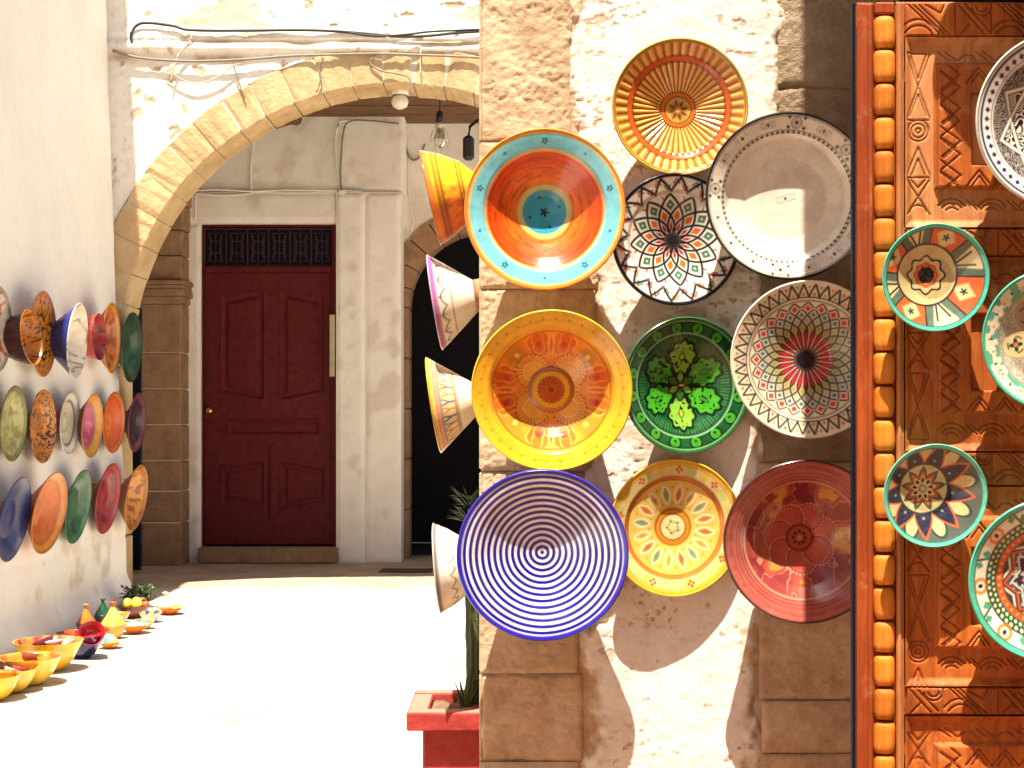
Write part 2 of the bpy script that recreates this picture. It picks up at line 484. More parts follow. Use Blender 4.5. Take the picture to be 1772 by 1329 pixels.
# ------------------------------------------------------------------ arch wall
AX, AZ, AR, AE, AT = -0.753, 1.433, 1.738, 1.972, 0.32      # arch centre, inner/outer radius, wall thickness
aw = empty('archway_wall', (AX, YA, 0), 'sunlit peeling white wall pierced by a wide round arch', 'wall')
def aw_bottom(x):
    d = np.clip(AE ** 2 - (x - AX) ** 2, 0, None)
    return np.where(np.abs(x - AX) < AE, np.minimum(AZ + np.sqrt(d), 3.335), -0.02)
def aw_exp(x, z):
    n = fbm(x * 3.2, z * 9, 41, 4); n2 = fbm(x * 12, z * 14, 44, 3)
    band1 = np.exp(-((z - 3.335 - 0.03 * (n - .5)) / 0.026) ** 2) * sst(.34, .50, fbm(x * 2.2, z * 0 + 1, 47, 3))
    band2 = np.exp(-((z - 3.425 + 0.05 * (n - .5)) / 0.022) ** 2) * sst(.36, .55, fbm(x * 2.6, z * 0 + 5, 48, 3)) * sst(-2.2, -1.9, x)
    spots = sst(.70, .76, fbm(x * 13, z * 15, 51, 4)) * 0.8
    tops = sst(.60, .70, fbm(x * 2.4, z * 5, 55, 4)) * sst(3.40, 3.5, z) * .6
    return np.clip(np.maximum(np.maximum(band1, band2) * (0.55 + .8 * n2), np.maximum(spots, tops)), 0, 1)
def aw_h(x, z):
    ledge = 0.035 * sst(3.36, 3.385, z) * sst(3.47, 3.40, z) + 0.02 * sst(3.44, 3.455, z) * sst(3.54, 3.48, z)
    return 0.018 * (fbm(x * 2, z * 2, 61, 4) - .5) + 0.008 * (fbm(x * 11, z * 14, 62, 4) - .5) + ledge * (0.4 + fbm(x * 4, z * 2, 64, 3)) - 0.007 * aw_exp(x, z)
axs = np.concatenate([np.linspace(-2.95, -2.70, 8), np.linspace(-2.68, 0.2, 240), np.linspace(.25, 1.25, 30)])
tv = np.concatenate([np.linspace(0, 0.72, 130), np.linspace(.74, 1, 8)])
U, T = np.meshgrid(axs, tv, indexing='ij')
ZT = 5.2
ZZ = aw_bottom(U) * (1 - T) + ZT * T
# spread rows over the visible height
ZZ = aw_bottom(U) + (np.where(T < .72, 3.9, 0) + 0) * 0 + (np.where(T <= .72, (3.9 - aw_bottom(U)) * T / .72, (3.9 - aw_bottom(U)) + (ZT - 3.9) * (T - .72) / .28))
H = aw_h(U, ZZ)
i = np.arange(U.size).reshape(U.shape)
Fq = np.stack([i[:-1, :-1], i[1:, :-1], i[1:, 1:], i[:-1, 1:]], -1).reshape(-1, 4)
mesh_np('plaster', np.stack([U - AX, -H, ZZ], -1).reshape(-1, 3), Fq, M_plaster, aw, attr={'expose': aw_exp(U, ZZ)})
gg = Geo()                                                   # body of the wall behind the plaster skin
n = 40
for k in range(n):
    t0, t1 = PI * k / n, PI * (k + 1) / n
    r = AR + .03
    p = [(r * math.cos(t), AZ + r * math.sin(t)) for t in (t0, t1)]
    gg.add([(p[0][0], .03, p[0][1]), (p[1][0], .03, p[1][1]), (p[1][0], .03, 4.9), (p[0][0], .03, 4.9),
            (p[0][0], AT, p[0][1]), (p[1][0], AT, p[1][1]), (p[1][0], AT, 4.9), (p[0][0], AT, 4.9)],
           [(0, 1, 2, 3), (7, 6, 5, 4), (0, 4, 5, 1), (3, 2, 6, 7)])
gg.box(-AR - .9, -AR - .03, .03, AT, 0, 4.9); gg.box(AR + .03, AR + .25, .03, AT, 0, 4.9)
gg.build('wall_core', M_passage, aw)

arch = empty('stone_arch', (AX, YA, AZ), 'wide round arch of pale sandstone blocks spanning the passage', 'arch')
nv = 29
for k in range(nv):
    t0 = PI * k / nv + 0.0022 * random.uniform(.3, 1.6)
    t1 = PI * (k + 1) / nv - 0.0022 * random.uniform(.3, 1.6)
    m = 5
    V, Fs = [], []
    ro = AE + random.uniform(-.006, .006); ri = AR + random.uniform(-.005, .005)
    yf = -0.014 + random.uniform(-.006, .006)
    ch = 0.008
    sect = [(ri, AT + .004), (ri, yf + ch), (ri + ch, yf), (ro - ch, yf), (ro, yf + ch), (ro, .05)]
    for q in range(m + 1):
        t = t0 + (t1 - t0) * q / m
        e = ch * .7 if q in (0, m) else 0
        for (r_, y_) in sect:
            jit = random.uniform(-.0035, .0035)
            V.append((r_ * math.cos(t), y_ + (e if y_ < .04 else 0) + jit, r_ * math.sin(t) + jit))
    s6 = len(sect)
    for q in range(m):
        for w in range(s6 - 1):
            a = q * s6 + w
            Fs.append((a, a + 1, a + s6 + 1, a + s6))
    Fs.append(tuple(range(s6))[::-1]); Fs.append(tuple(range(m * s6, m * s6 + s6)))
    mesh_py('voussoir', V, Fs, M_voussoir, arch)
gg = Geo()                                                    # mortar behind the joints
for k in range(48):
    t0, t1 = PI * k / 48, PI * (k + 1) / 48
    ri, ro = AR + .014, AE - .01
    gg.add([(ri * math.cos(t0), -.006, ri * math.sin(t0)), (ro * math.cos(t0), -.006, ro * math.sin(t0)),
            (ro * math.cos(t1), -.006, ro * math.sin(t1)), (ri * math.cos(t1), -.006, ri * math.sin(t1)),
            (ri * math.cos(t0), AT, ri * math.sin(t0)), (ri * math.cos(t1), AT, ri * math.sin(t1))],
           [(0, 1, 2, 3), (0, 3, 5, 4)])
gg.build('mortar', M_mortar, arch)
for sgn in (-1, 1):                                           # jambs under the springing
    for k in range(4):
        x0 = sgn * AR
        gb = Geo().box(min(x0, x0 + sgn * .235), max(x0, x0 + sgn * .235), -.012 + .003 * k, AT + .004, -AZ + k * .36 + .003, -AZ + (k + 1) * .357 - .003, .008)
        gb.build('jamb_block', M_voussoir, arch)

# ------------------------------------------------------------------ passage behind the arch
YB = 10.6
pw = empty('passage_wall', (0, YB, 0), 'shaded cream wall at the back of the passage around the maroon door', 'wall')
def P(px, py, Y): v = at(px, py, Y); return v.x, v.z
def fbox(geo, px0, px1, py0, py1, Y0, Y1, b=0.0, ref=None, base=(0, 0, 0)):
    """box whose front face covers photo pixels at depth Y0"""
    x0, z1 = P(px0, py0, Y0); x1, z0 = P(px1, py1, Y0)
    return geo.box(x0 - base[0], x1 - base[0], Y0 - base[1], Y1 - base[1], z0 - base[2], z1 - base[2], b)
B0 = (0, YB, 0)
def wall_panel(px0, px1, py0, py1, Y0, depth, name, seed, expose=None, par=None, mat=None):
    x0, z1 = P(px0, py0, Y0); x1, z0 = P(px1, py1, Y0)
    u = np.linspace(x0, x1, max(8, int((x1 - x0) / .02))); v = np.linspace(z0, z1, max(8, int((z1 - z0) / .025)))
    def h(x, z):
        hh = .012 * (fbm(x * 3, z * 3, seed, 4) - .5) + .006 * (fbm(x * 14, z * 14, seed + 5, 3) - .5)
        e = np.minimum(np.minimum(x - x0, x1 - x), np.minimum(z - z0, z1 - z))
        return hh - .02 * sst(.02, 0, e) ** 2
    f_ = field(name, u, v, h, lambda x, z, hh: (x, Y0 - YB - hh, z), mat or M_passage, par or pw,
          attr={'expose': expose or (lambda x, z: 0.35 * sst(.62, .75, fbm(x * 4, z * 4, seed + 9, 4)))})
    return f_
core = Geo()
def slab(px0, px1, py0, py1, Y0, depth, name, seed, expose=None):
    wall_panel(px0, px1, py0, py1, Y0, depth, name, seed, expose)
    x0, z1 = P(px0, py0, Y0); x1, z0 = P(px1, py1, Y0)
    core.box(x0 + .002, x1 - .002, Y0 - YB + .012, Y0 - YB + depth, z0, z1)
slab(300, 700, 150, 332, YB + .03, .35, 'upper_wall', 71)
slab(315, 585, 332, 387, YB, .35, 'door_head', 73)
slab(315, 347, 387, 974, YB, .35, 'door_jamb', 74)
slab(581, 632, 332, 978, YB - .03, .38, 'pilaster', 75)
slab(632, 694, 332, 978, YB - .005, .35, 'pilaster', 77)
core.build('wall_core', M_passage, pw)
# right-hand bay with the dark arched doorway
bay = empty('recessed_wall', (0, YB, 0), 'shaded wall with a dark arched doorway beside the white pilaster', 'wall')
YR = YB + .28
cx_, cz_ = P(842, 532, YR)                                   # doorway arch centre
rad = 0.767
U = np.linspace(P(680, 0, YR)[0], P(1000, 0, YR)[0], 90)
def rb(x): return np.where(np.abs(x - cx_) < rad + .03, cz_ + np.sqrt(np.clip((rad + .03) ** 2 - (x - cx_) ** 2, 0, None)), 0.0)
Ux, Tt = np.meshgrid(U, np.linspace(0, 1, 60), indexing='ij')
Zz = rb(Ux) * (1 - Tt) + 3.7 * Tt
Hh = .014 * (fbm(Ux * 3, Zz * 3, 81, 4) - .5)
i = np.arange(Ux.size).reshape(Ux.shape)
Fq = np.stack([i[:-1, :-1], i[1:, :-1], i[1:, 1:], i[:-1, 1:]], -1).reshape(-1, 4)
mesh_np('plaster', np.stack([Ux, YR - YB - Hh, Zz], -1).reshape(-1, 3), Fq, M_passage, bay, attr={'expose': .4 * sst(.55, .7, fbm(Ux * 4, Zz * 4, 82, 4))})
for k in range(13):
    t0, t1 = PI * k / 13 + .006, PI * (k + 1) / 13 - .006
    V = []
    for t in (t0, (t0 + t1) / 2, t1):
        for r_, y_ in ((rad - .16, .25), (rad - .16, -.006), (rad + .05, -.012), (rad + .05, .06)):
            V.append((cx_ + r_ * math.cos(t), YR - YB + y_ + random.uniform(-.003, .003), cz_ + r_ * math.sin(t)))
    Fs = [(0, 1, 2, 3)[::-1], (8, 9, 10, 11)]
    for q in (0, 1):
        for w in range(3): a = q * 4 + w; Fs.append((a, a + 1, a + 5, a + 4))
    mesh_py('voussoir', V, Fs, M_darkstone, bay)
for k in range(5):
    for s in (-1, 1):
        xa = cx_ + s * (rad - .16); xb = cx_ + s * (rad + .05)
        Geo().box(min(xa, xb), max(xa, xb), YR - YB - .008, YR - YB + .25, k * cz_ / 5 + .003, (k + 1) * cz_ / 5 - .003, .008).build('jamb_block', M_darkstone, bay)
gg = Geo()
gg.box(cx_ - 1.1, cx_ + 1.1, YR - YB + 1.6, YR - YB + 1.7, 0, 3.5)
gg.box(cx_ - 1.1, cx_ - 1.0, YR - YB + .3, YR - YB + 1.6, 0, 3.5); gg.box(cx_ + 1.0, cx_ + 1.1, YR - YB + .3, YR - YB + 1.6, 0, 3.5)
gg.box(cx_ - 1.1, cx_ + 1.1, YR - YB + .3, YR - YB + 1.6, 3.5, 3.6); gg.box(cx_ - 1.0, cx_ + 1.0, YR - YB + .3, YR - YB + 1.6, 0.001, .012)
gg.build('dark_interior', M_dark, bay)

# stone pillar with moulded capital at the left of the passage
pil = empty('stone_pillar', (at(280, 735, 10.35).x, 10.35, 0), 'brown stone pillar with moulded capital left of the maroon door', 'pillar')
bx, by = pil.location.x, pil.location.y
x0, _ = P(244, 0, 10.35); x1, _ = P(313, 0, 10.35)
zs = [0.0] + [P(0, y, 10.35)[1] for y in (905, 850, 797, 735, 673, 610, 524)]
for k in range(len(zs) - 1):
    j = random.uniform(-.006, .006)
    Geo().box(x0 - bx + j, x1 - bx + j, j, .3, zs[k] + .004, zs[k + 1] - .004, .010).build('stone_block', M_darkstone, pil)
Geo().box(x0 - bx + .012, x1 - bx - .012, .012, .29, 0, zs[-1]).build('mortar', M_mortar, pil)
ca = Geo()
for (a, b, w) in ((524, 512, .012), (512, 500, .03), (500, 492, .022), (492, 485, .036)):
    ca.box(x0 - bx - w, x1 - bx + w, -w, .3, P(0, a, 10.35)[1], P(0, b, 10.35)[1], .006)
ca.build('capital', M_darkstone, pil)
# stone springing of a cross arch above the capital
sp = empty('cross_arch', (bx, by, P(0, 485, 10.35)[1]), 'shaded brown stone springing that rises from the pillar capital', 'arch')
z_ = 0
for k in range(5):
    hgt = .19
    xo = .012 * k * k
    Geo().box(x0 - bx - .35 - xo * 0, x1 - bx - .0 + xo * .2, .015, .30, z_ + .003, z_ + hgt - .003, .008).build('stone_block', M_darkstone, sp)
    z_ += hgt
# dark blue door leaf standing open in the gap beside the pillar
dl = empty('open_door_leaf', (at(236, 735, 9.9).x, 9.9, 0), 'narrow dark blue edge of a door standing open beside the stone pillar', 'door')
x0_, _ = P(222, 0, 9.9); x1_, _ = P(243, 0, 9.9)
Geo().box(x0_ - dl.location.x, x1_ - dl.location.x, 0, .04, 0.02, 1.9, .006).build('leaf', M_navy, dl)
Geo().box(x0_ - dl.location.x - .01, x0_ - dl.location.x - .002, -.02, .03, 0.0, 1.95, .003).build('door_frame', M_navy, dl)
# enclosing sides, ceiling
sid = empty('side_walls', (-3.2, 9.8, 0), 'dim side walls closing the covered passage behind the arch', 'wall')
gg = Geo(); gg.box(-.2, -.1, -.9, 1.6, 0, 3.6); gg.box(-.2, .46, .95, 1.05, 0, 3.6)
gg.build('wall_face', M_passage, sid)
ceil = empty('passage_ceiling', (0, 9.7, 3.42), 'old brown timber plank ceiling over the passage', 'ceiling')
y0 = -.85
k = 0
while y0 < 1.25:
    w = random.uniform(.13, .19)
    dz = random.uniform(-.012, .012)
    Geo().box(-3.2, 1.1, y0 + .006, y0 + w - .006, dz, dz + .05, .006).build('plank', M_beam, ceil)
    y0 += w; k += 1
Geo().box(-3.2, 1.1, -.88, 1.4, .062, .16).build('roof_slab', M_passage, ceil)
for yb, hh in ((-.55, .07),):
    pts = [(x, yb + .03 * math.sin(x * 2 + yb * 5), -hh * .55 + .03 * math.sin(x * 1.3 + yb)) for x in np.linspace(-1.75 if yb < .5 else -1.62, 1.1, 14)]
    Geo().tube(pts, hh * .62, 9, hh * .5).build('beam', M_beam, ceil, True)

# beam end poking out of the wall
bs_ = at(490, 212, YB - .05)
be = empty('beam_end', bs_, 'dark broken beam end sticking out of the wall under the arch', 'beam')
Geo().tube([(-.085, .05, .01), (-.05, -.03, -.01), (.0, -.07, -.005), (.06, -.07, .015), (.10, .03, .03)], .05, 8, .045).build('timber_stub', M_beam, be, True)

# step / threshold and mat
st = empty('door_step', (at(462, 960, YB).x, YB, 0), 'low dark stone step in front of the maroon door', 'step')
gg = Geo(); fbox(gg, 343, 583, 948, 975, YB - .10, YB + .05, .008, base=st.location); gg.build('step_stone', M_darkstone, st)
mt = at(703, 993, 10.0)
mat_o = empty('door_mat', (mt.x, 10.0, 0.0), 'thin dark mat lying before the dark arched doorway', 'mat')
Geo().box(-.19, .19, -.13, .13, .0, .012, .004).build('mat_sheet', plain_mat('mat_fibre', (.06, .04, .03), .95, bstr=.8), mat_o)

# ------------------------------------------------------------------ maroon door
DY = YB + .10
door = empty('maroon_door', (at(465, 735, DY).x, DY, 0), 'maroon panelled wooden door with grilled transom at the end of the passage', 'door')
dx = door.location.x
def dbox(px0, px1, py0, py1, y0, y1, b=.004): 
    x0, z1 = P(px0, py0, DY); x1, z0 = P(px1, py1, DY)
    return Geo().box(x0 - dx, x1 - dx, y0, y1, z0, z1, b)
dbox(349, 582, 386, 393, -.05, .03).build('frame_head', M_maroon, door)
dbox(347, 354, 393, 946, -.05, .03).build('frame_post', M_maroon, door)
dbox(576, 584, 393, 946, -.05, .03).build('frame_post', M_maroon, door)
# transom light: dark pane, iron grille
tl = dbox(355, 575.5, 394, 462, .012, .02, 0); tp = tl.build('transom', M_navy, door)
gr = Geo()
for k in range(7):
    xm = P(355 + k * 36.75, 0, DY)[0] - dx
    zt, zb = P(0, 395, DY)[1], P(0, 461, DY)[1]
    gr.box(xm - .004, xm + .004, -.012, .006, zb, zt)
    if k < 6:
        xc = xm + .081; zc = (zt + zb) / 2
        for s in (-1, 1):
            for q in (-1, 1):
                pts = [(xc + s * (.015 + .05 * t + .02 * math.sin(t * 6)), 0, zc + q * (.13 * math.cos(t * 2.6 - .2) - .02)) for t in np.linspace(0, 1, 10)]
                gr.tube(pts, .0045, 5)
        gr.tube([(xc + .05 * math.cos(a), 0, zc + .05 * math.sin(a)) for a in np.linspace(0, 2 * PI, 14)], .0045, 5)
        gr.box(xc - .003, xc + .003, -.004, .004, zb, zt)
for z in (P(0, 396, DY)[1], P(0, 460, DY)[1]):
    gr.box(P(355, 0, DY)[0] - dx, P(575, 0, DY)[0] - dx, -.01, .006, z - .006, z + .006)
gr.build('grille', plain_mat('rusty_red_iron', (.045, .010, .014), .7), door)
dbox(349, 582, 388, 950, .045, .06, 0).build('backing', M_navy, door)  # dark sheet added behind the leaf to stop light leaking through the gaps
dbox(354.5, 575.5, 462, 472, -.04, .02).build('transom_bar', M_maroon, door)
# leaf: one carved sheet with shaped panels
lx0, lz1 = P(354.5, 472.5, DY); lx1, lz0 = P(575.5, 942, DY)
def panel_sd(x, z, pxa, pxb, pya, pyb, bow_t, bow_b):
    xa, za = P(pxa, pyb, DY); xb, zb = P(pxb, pya, DY)
    t = (x - xa) / (xb - xa)
    top = zb - bow_t(t) * .05; bot = za + bow_b(t) * .05
    return np.minimum(np.minimum(x - xa, xb - x), np.minimum(top - z, z - bot))
ogl = lambda t: .5 + .5 * np.cos(np.clip(t, 0, 1) * PI) 
ogr = lambda t: .5 - .5 * np.cos(np.clip(t, 0, 1) * PI)
zero = lambda t: 0 * t
def leaf_h(x, z):
    h = np.zeros_like(x)
    for a in ((384, 456, 505, 690, ogl, ogl), (486, 560, 505, 690, ogr, ogr), (384, 456, 800, 880, ogl, ogl), (486, 560, 800, 880, ogr, ogr)):
        sd = panel_sd(x, z, *a)
        if True:
            h = h + (-.016 * sst(0, .012, sd) + .014 * sst(.03, .055, sd) + .006 * np.exp(-((sd + .006) / .006) ** 2))
    sd = panel_sd(x, z, 395, 552, 728, 752, zero, zero)
    h = h + .016 * np.exp(-((sd) / .008) ** 2) - .012 * sst(.008, .016, sd)
    sd = panel_sd(x, z, 466, 476, 770, 895, zero, zero)
    h = h + .018 * sst(-.004, .01, sd)
    return h + .0015 * fbm(x * 30, z * 6, 5, 2)
field('leaf', np.linspace(lx0, lx1, 130), np.linspace(lz0, lz1, 240), leaf_h, lambda x, z, h: (x - dx, -h, z), M_maroon, door)
kb = at(365, 711, DY)
kobj = Geo().lathe([(0, 0), (.02, .0), (.022, .006), (.012, .012), (.012, .03), (.026, .04), (.028, .055), (.015, .068), (0, .07)], 16).build('knob', M_brass, door, True)
kobj.rotation_euler = (PI / 2, 0, 0); kobj.location = (kb.x - dx, -.0, kb.z)
kobj = Geo().box(-.006, .006, -.012, .002, -.03, .03, .002).build('keyhole_plate', M_black, door)
kobj.location = (at(360, 640, DY).x - dx, 0, at(360, 640, DY).z)
nt_ = at(574, 598, YB - .045)
no = empty('notice_board', nt_, 'narrow pale board hung against the right jamb of the maroon door', 'notice')
Geo().box(-.016, .024, -.008, .008, -.235, .235, .003).build('board', M_paper, no)

# ------------------------------------------------------------------ wall cables, lamps
def cable(pts, Y, r, mat, label, off=.03, n=6):
    off = .016 + off * .25
    p3 = [at(x, y, Y - off + (q[2] if len(q) > 2 else 0)) for q in pts for x, y in (q[:2],)]
    b = p3[0]
    e = empty('wall_cable', b, label, 'cable', 'cables on the archway walls')
    Geo().tube([p - b for p in smoothline(p3, n)], r, 6).build('cable_sheath', mat, e, True)
    return e
cable([(229, 78), (227, 58), (240, 42), (262, 40), (300, 45), (330, 52), (420, 53), (520, 52), (600, 55), (690, 63), (740, 62), (790, 57), (850, 53)], YA, .009, M_black,
      'black cable looping off the corner then running above the arch', .055)
cable([(600, 56), (650, 62), (700, 60), (740, 55), (800, 52), (850, 50)], YA, .007, M_black, 'second thinner black cable beside the long one, near the stone pier', .07)
cable([(195, 88), (215, 94), (250, 101), (330, 106), (420, 103), (500, 97), (560, 95), (650, 93), (720, 95), (800, 98), (850, 101)], YA, .008, M_greycable,
      'grey cable stapled along the broken ledge over the arch', .06)
cable([(332, 60), (330, 70), (318, 84), (308, 98), (300, 120), (296, 140)], YA, .006, M_palecable, 'pale cord dropping from the black cable beside the arch', .06)
cable([(285, 118), (320, 140), (350, 143), (380, 132), (400, 116), (430, 103)], YA, .005, M_palecable, 'pale slack cord sagging under the broken ledge', .05)
cable([(560, 100), (552, 115), (555, 135), (548, 160)], YA, .005, M_greycable, 'short dark wire hanging over the arch stones near the crown', .04)
cable([(650, 95), (640, 108), (658, 122), (690, 128), (708, 136), (713, 165)], YA, .006, M_greycable, 'dark wire curling down to the lamp under the crown', .045)
cable([(700, 90), (726, 80), (727, 100), (728, 130)], YA, .005, M_palecable, 'pale wire crossing the ledge right of the crown', .05)
cable([(404, 112), (416, 150), (424, 170)], YA, .005, M_greycable, 'thin wire down the plaster above the arch haunch', .03)
YC = YB + .02
cable([(437, 225), (438, 250), (434, 290), (435, 331), (432, 335), (380, 338), (342, 335), (338, 342), (338, 380)], YC, .008, M_passage, 'painted conduit stepping down to the left corner of the door', .02)
cable([(335, 330), (380, 328), (435, 331), (500, 329), (580, 330), (626, 331)], YC, .009, M_passage, 'painted cable running level above the maroon door', .03)
cable([(605, 209), (588, 212), (581, 240), (583, 290), (590, 322), (592, 340)], YC, .007, M_passage, 'painted conduit bending down from the ceiling to the junction above the door', .02)
cable([(690, 214), (640, 209), (606, 210), (594, 230), (589, 300), (591, 330)], YC, .007, M_greycable, 'dark cable dropping beside the painted conduit', .03)
cable([(702, 218), (703, 255), (712, 276), (726, 272), (735, 250)], YB + .28, .008, M_greycable, 'looped cable in the recessed corner by the bulb', .03)
cable([(706, 270), (708, 330), (716, 380), (712, 400)], YB + .28, .006, M_passage, 'painted wire down the recessed wall beside the pilaster', .03)
jb = at(592, 336, YC - .02)
e = empty('junction_box', jb, 'small painted junction box above the right corner of the door', 'box')
Geo().box(-.025, .025, -.03, .01, -.03, .03, .006).build('box_body', M_passage, e)

lp = at(692, 172, 8.8)
e = empty('arch_lamp', lp, 'small white ball lamp fixed under the crown of the arch', 'lamp')
Geo().lathe([(.0, .075), (.055, .07), (.055, .03), (.048, .025)], 16).build('socket', M_white, e, True)
Geo().lathe([(.03, .03), (.052, .0), (.055, -.02), (.045, -.045), (.02, -.06), (0, -.062)], 16).build('globe', M_white, e, True)
lb = at(761, 212, 9.6)
e = empty('hanging_bulb', lb, 'bare bulb in a wire cage hanging on a short black flex', 'lamp')
Geo().tube([(0, 0, .32), (.003, 0, .2), (0, 0, .06)], .006, 6).build('flex', M_black, e, True)
Geo().lathe([(.0, .08), (.018, .075), (.026, .05), (.026, .0), (.02, -.005), (0, -.006)], 14).build('socket', M_black, e, True)
Geo().lathe([(.02, -.004), (.03, -.012), (.03, -.03), (.022, -.04)], 14).build('collar', M_white, e, True)
Geo().lathe([(.018, -.04), (.03, -.075), (.042, -.11), (.04, -.145), (.025, -.17), (0, -.18)], 16).build('bulb', M_bulb, e, True)
cg = Geo()
for k in range(6):
    a = k * PI / 3 + .2
    cg.tube([(r_ * math.cos(a), r_ * math.sin(a), z) for r_, z in ((.028, -.03), (.056, -.08), (.065, -.13), (.05, -.185), (.018, -.21))], .0035, 5)
cg.tube([(.065 * math.cos(a), .065 * math.sin(a), -.13) for a in np.linspace(0, 2 * PI, 18)], .003, 5)
cg.build('cage', M_white, e, True)
lt = at(806, 248, 9.9)
e = empty('dark_lantern', lt, 'dark metal lantern hanging in the corner behind the pier', 'lantern')
Geo().box(-.02, .06, -.04, .04, -.12, .05, .02).build('lantern_body', M_black, e)
Geo().tube([(.02, 0, .05), (.03, 0, .12), (.09, 0, .17)], .012, 6).build('bracket', M_black, e, True)

# =================================================================== FRONT WALL (pier with the big plates)
YF = 3.43
WX0, WX1 = -0.0972, 1.5
fw = empty('plate_wall', (0, YF, 0), 'stone and peeling white plaster wall hung with the ten large plates', 'wall')
def fpx(px): return (px - VX) * YF / F
def fpz(py): return EYE + (VY - py) * YF / F
def stone_block(x0, x1, z0, z1, seed, mat, par=fw, proud=0.0, left_open=False):
    st_ = .004 if z0 < 2.2 else .012
    nx_, nz_ = max(10, int((x1 - x0) / st_)), max(10, int((z1 - z0) / st_))
    u = np.linspace(x0, x1, nx_); v = np.linspace(z0, z1, nz_)
    def h(x, z):
        e = np.minimum(np.minimum(x - x0, x1 - x), np.minimum(z - z0, z1 - z)) + .012 * (fbm(x * 30, z * 30, seed + 3, 3) - .5)
        pits = sst(.60, .72, fbm(x * 95, z * 110, seed + 7, 3)) * sst(.35, .6, fbm(x * 9, z * 9, seed + 5, 3))
        return proud + .009 * (fbm(x * 6, z * 7, seed, 4) - .5) + .0042 * (fbm(x * 60, z * 75, seed + 1, 3) - .5) - .0022 * pits - .007 * sst(.010, -.003, e)
    o = field('stone_block', u, v, h, lambda x, z, hh: (x, -hh, z), mat, fw)
    return o
# rubble core the blocks sit in
core = Geo()
core.box(WX0 + .006, WX1, .010, .75, 0, 5.2)
core.build('wall_core', M_stone, fw)
lj = [0.0] + [fpz(y) for y in (1318, 1166, 985, 815, 655, 500, 246, -20, -200, -380)] + [5.2]
for k in range(len(lj) - 1):
    wdt = (1000, 1008, 1000, 1030, 1040, 1030, 1035, 990, 990, 1005, 990, 995)[k]
    stone_block(WX0, fpx(wdt), lj[k] + .0008, lj[k + 1] - .0008, 100 + 13 * k, M_stone, proud=(0.004, 0, .003, -.003)[k % 4])
# side face of the pier (seen from a step to the left)
for k in range(len(lj) - 1):
    s_ = Geo().box(WX0 - .004, WX0 + .004, .004, .55, lj[k] + .004, lj[k + 1] - .004, .003)
    s_.build('side_block', M_stone, fw)
rj = [0.0] + [fpz(y) for y in (1304, 1212, 1010, 800, 560, 350, 150, -60, -300)] + [5.2]
for k in range(len(rj) - 1):
    xs0 = (1316, 1318, 1314, 1305, 1312, 1315, 1340, 1346, 1345, 1340)[k]
    stone_block(fpx(xs0), fpx(1560), rj[k] + .002, rj[k + 1] - .002, 400 + 17 * k, M_greystone if k > 3 else M_stone, proud=(0.0, .006, 0, .004)[k % 4])
# plaster between and over the blocks: ragged edge dips below the stone
def pl_mask(x, z):
    n = fbm(x * 22, z * 14, 201, 5) - .5
    n2 = fbm(x * 5, z * 3.2, 207, 3) - .5
    left = x - (fpx(995) + np.interp(z, [0, .45, .8, 1.2, 1.7, 1.9, 2.3], [.03, .02, .03, .05, .02, -.005, -.01])) + .08 * n + .05 * n2
    right = (fpx(1338) + np.interp(z, [0, .5, .9, 1.4, 1.8, 2.3], [-.035, -.035, -.03, .0, .03, .035])) - x + .06 * n + .03 * n2
    return np.minimum(left, right)
def pl_pits(x, z):
    a = sst(.64, .72, fbm(x * 70, z * 100, 215, 3)) * sst(.46, .66, fbm(x * 7, z * 7, 219, 3))
    b = sst(.74, .79, fbm(x * 26, z * 44, 216, 3)) * .8
    return np.clip(a + b, 0, 1)
def pl_h(x, z):
    m = pl_mask(x, z)
    return -.012 + .016 * sst(-.014, .030, m) + .007 * (fbm(x * 5, z * 5, 211, 4) - .5) + .0022 * (fbm(x * 34, z * 40, 212, 3) - .5) - .0018 * pl_pits(x, z)
def pl_exp(x, z):
    m = pl_mask(x, z)
    e1 = sst(.045, -.005, m + .07 * (fbm(x * 40, z * 40, 225, 3) - .5))
    patch = .55 * sst(.50, .62, fbm(x * 9, z * 12, 229, 4)) * sst(1.7, 1.5, z) * sst(.62, .75, z)
    return np.clip(np.maximum(np.maximum(e1 * .95, pl_pits(x, z) * .9), patch), 0, 1)
field('plaster', np.linspace(fpx(960), fpx(1400), 190), np.concatenate([np.linspace(.0, 2.2, 620), np.linspace(2.25, 5.2, 60)]), pl_h,
      lambda x, z, h: (x, -h, z), M_plaster, fw, attr={'expose': pl_exp}, keep=lambda x, z: pl_mask(x, z) > -.02)

